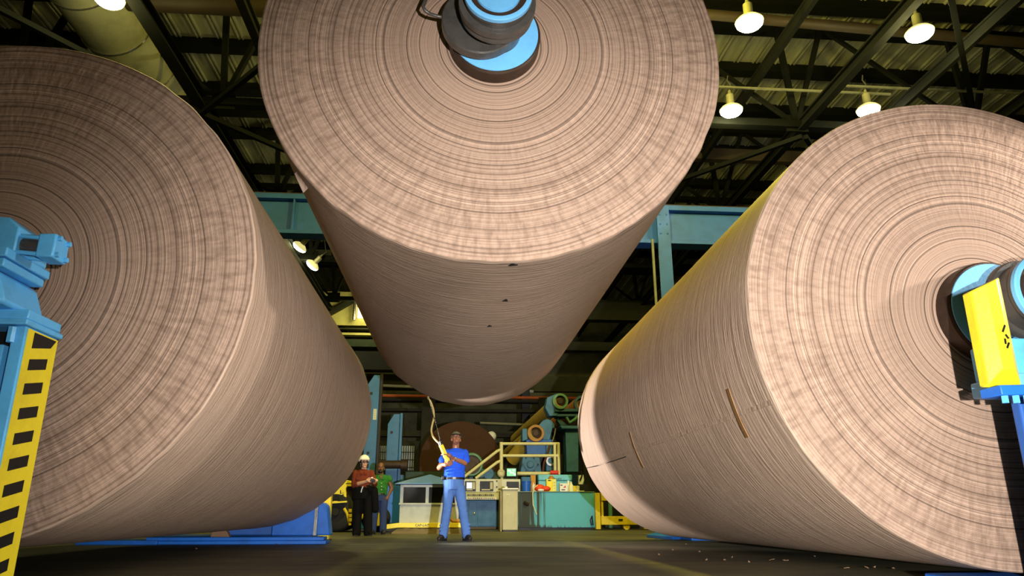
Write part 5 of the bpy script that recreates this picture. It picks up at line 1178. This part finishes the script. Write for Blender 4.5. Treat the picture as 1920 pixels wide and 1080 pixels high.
MB().tube([J(680.5, 912, -0.22), J(678.5, 917, -0.20), J(677, 923, -0.18)], 0.012, 8).build('white_cord', WHITE, wo)
boot('shoe', J(669, 1000), -0.2, BLKCLOTH, wo, 0.25); boot('shoe', J(690, 1000), 0.55, BLKCLOTH, wo, 0.25)
ck = thing('camera_body', 'small black camera in the hands of the person in the white hard hat', 'camera', cam_c)
MB().box(cam_c, (0.12, 0.05, 0.075)).build('body', BLK, ck, bevel=0.01); MB().cyl(cam_c+Vector((0, -0.02, -0.002)), cam_c+Vector((0, -0.085, -0.005)), 0.032, n=20).build('lens', BLK, ck, bevel=0.004)
MB().box(cam_c+Vector((0, 0, 0.05)), (0.045, 0.035, 0.03)).build('flash_head', CHROME, ck, bevel=0.006)

# --- man in green shirt
Y0 = 16.72
gm = thing('person', 'person in sleeveless green shirt and dark jeans standing behind the one in the hard hat', 'person', (J(711, 990).x, Y0, 0), 'people')
rh = Matrix.Rotation(R(6), 3, 'Z')
hc_ = J(714.0, 877.2, -0.02)
b = MB(); L = headset(b, hc_, rh, 0.97, 1.05)
b.caps(J(714, 893, 0.02), J(714, 885, 0.0), 0.066, 0.058)
b.loft([((xx(712), Y0, zz(936)), 0.135, 0.10), ((xx(713), Y0, zz(920)), 0.145, 0.11), ((xx(714), Y0, zz(905)), 0.155, 0.11), ((xx(715), Y0, zz(896)), 0.15, 0.09), ((xx(714.5), Y0, zz(891)), 0.09, 0.07)])
shR, shL = J(703.5, 897), J(727.5, 897); elL, elR = J(734.5, 916, 0.03), J(699, 914, 0.02)
wL, wR = J(729, 928.5, -0.05), J(697.5, 927, -0.10)
b.caps(shL, elL, 0.050, 0.042); b.caps(elL, wL, 0.042, 0.030); b.caps(shR, elR, 0.050, 0.042); b.caps(elR, wR, 0.042, 0.030)
relaxed(b, wL, (-0.35, -0.1, -1), (-0.7, -0.6, 0)); relaxed(b, wR, (0.25, -0.15, -1), (0.7, -0.6, 0))
for (hx, kx, ax_) in ((705.5, 702, 699.5), (719, 718, 717.5)): b.caps(J(hx, 936), J(kx, 964), 0.075, 0.052); b.caps(J(kx, 964), J(ax_, 993), 0.052, 0.036)
blob(b, 'body', SKIN3, gm, 0.0085, 3)
face_bits(L, rh, 0.97, gm, (84, 44, 34))
h_ = MB(); h_.ell(L(0, -0.052, -0.088), (0.052, 0.050, 0.040), rh); h_.ell(L(0, -0.098, -0.050), (0.030, 0.010, 0.008), rh); blob(h_, 'beard', HAIR, gm, 0.006, 2)
t_ = MB()
t_.loft([((xx(712.5), Y0, zz(929)), 0.185, 0.135), ((xx(713), Y0, zz(920)), 0.180, 0.135), ((xx(714), Y0-0.01, zz(906)), 0.180, 0.138), ((xx(715), Y0, zz(897)), 0.178, 0.115), ((xx(715), Y0+0.01, zz(893)), 0.145, 0.09), ((xx(714.5), Y0+0.02, zz(890)), 0.085, 0.075)])
t_.caps(J(728.5, 896), J(730.5, 899), 0.066, 0.066); t_.caps(J(702.5, 896), J(701.5, 899.5), 0.066, 0.066)
for (p, q_) in (((704, 908, -0.13), (722, 916, -0.125)), ((706, 922, -0.12), (726, 918, -0.12))): t_.caps(J(*p), J(*q_), 0.012, 0.012)
blob(t_, 'shirt', GREENSH, gm, 0.011, 3)
m = MB()
for e in (-1, 1): m.prism([J(714.5, 890, -0.07), J(714.5+e*6, 890, -0.05), J(714.5+e*8, 896, -0.13), J(714.5+e*2, 900, -0.145)], (0, -0.012, 0))
m.build('collar', GREENSH, gm, bevel=0.004)
MB().prism([J(711, 891, -0.13), J(718, 891, -0.13), J(714.8, 899, -0.15)], (0, -0.006, 0)).build('open_neckline', SKIN3, gm)
for k in range(3): MB().cyl(J(715.3, 906+6*k, -0.155), J(715.3, 906+6*k, -0.135), 0.010, n=10).build('button', LOCK, gm)
j_ = MB()
j_.loft([((xx(712), Y0, zz(940)), 0.170, 0.125), ((xx(712), Y0, zz(932)), 0.180, 0.130), ((xx(712), Y0, zz(926)), 0.176, 0.126)])
for (hx, kx, ax_) in ((705, 702, 699), (719.5, 718.5, 718)): j_.caps(J(hx, 938), J(kx, 964), 0.098, 0.080); j_.caps(J(kx, 964), J(ax_, 994), 0.080, 0.078)
blob(j_, 'jeans', JEANSD, gm, 0.011, 3)
MB().loft([((xx(712), Y0, zz(928.2)), 0.188, 0.138), ((xx(712), Y0, zz(925.2)), 0.188, 0.138)], 36).build('belt', BLK, gm)
boot('shoe', J(700, 997), -0.25, LEATH, gm); boot('shoe', J(718, 997), 0.2, LEATH, gm)
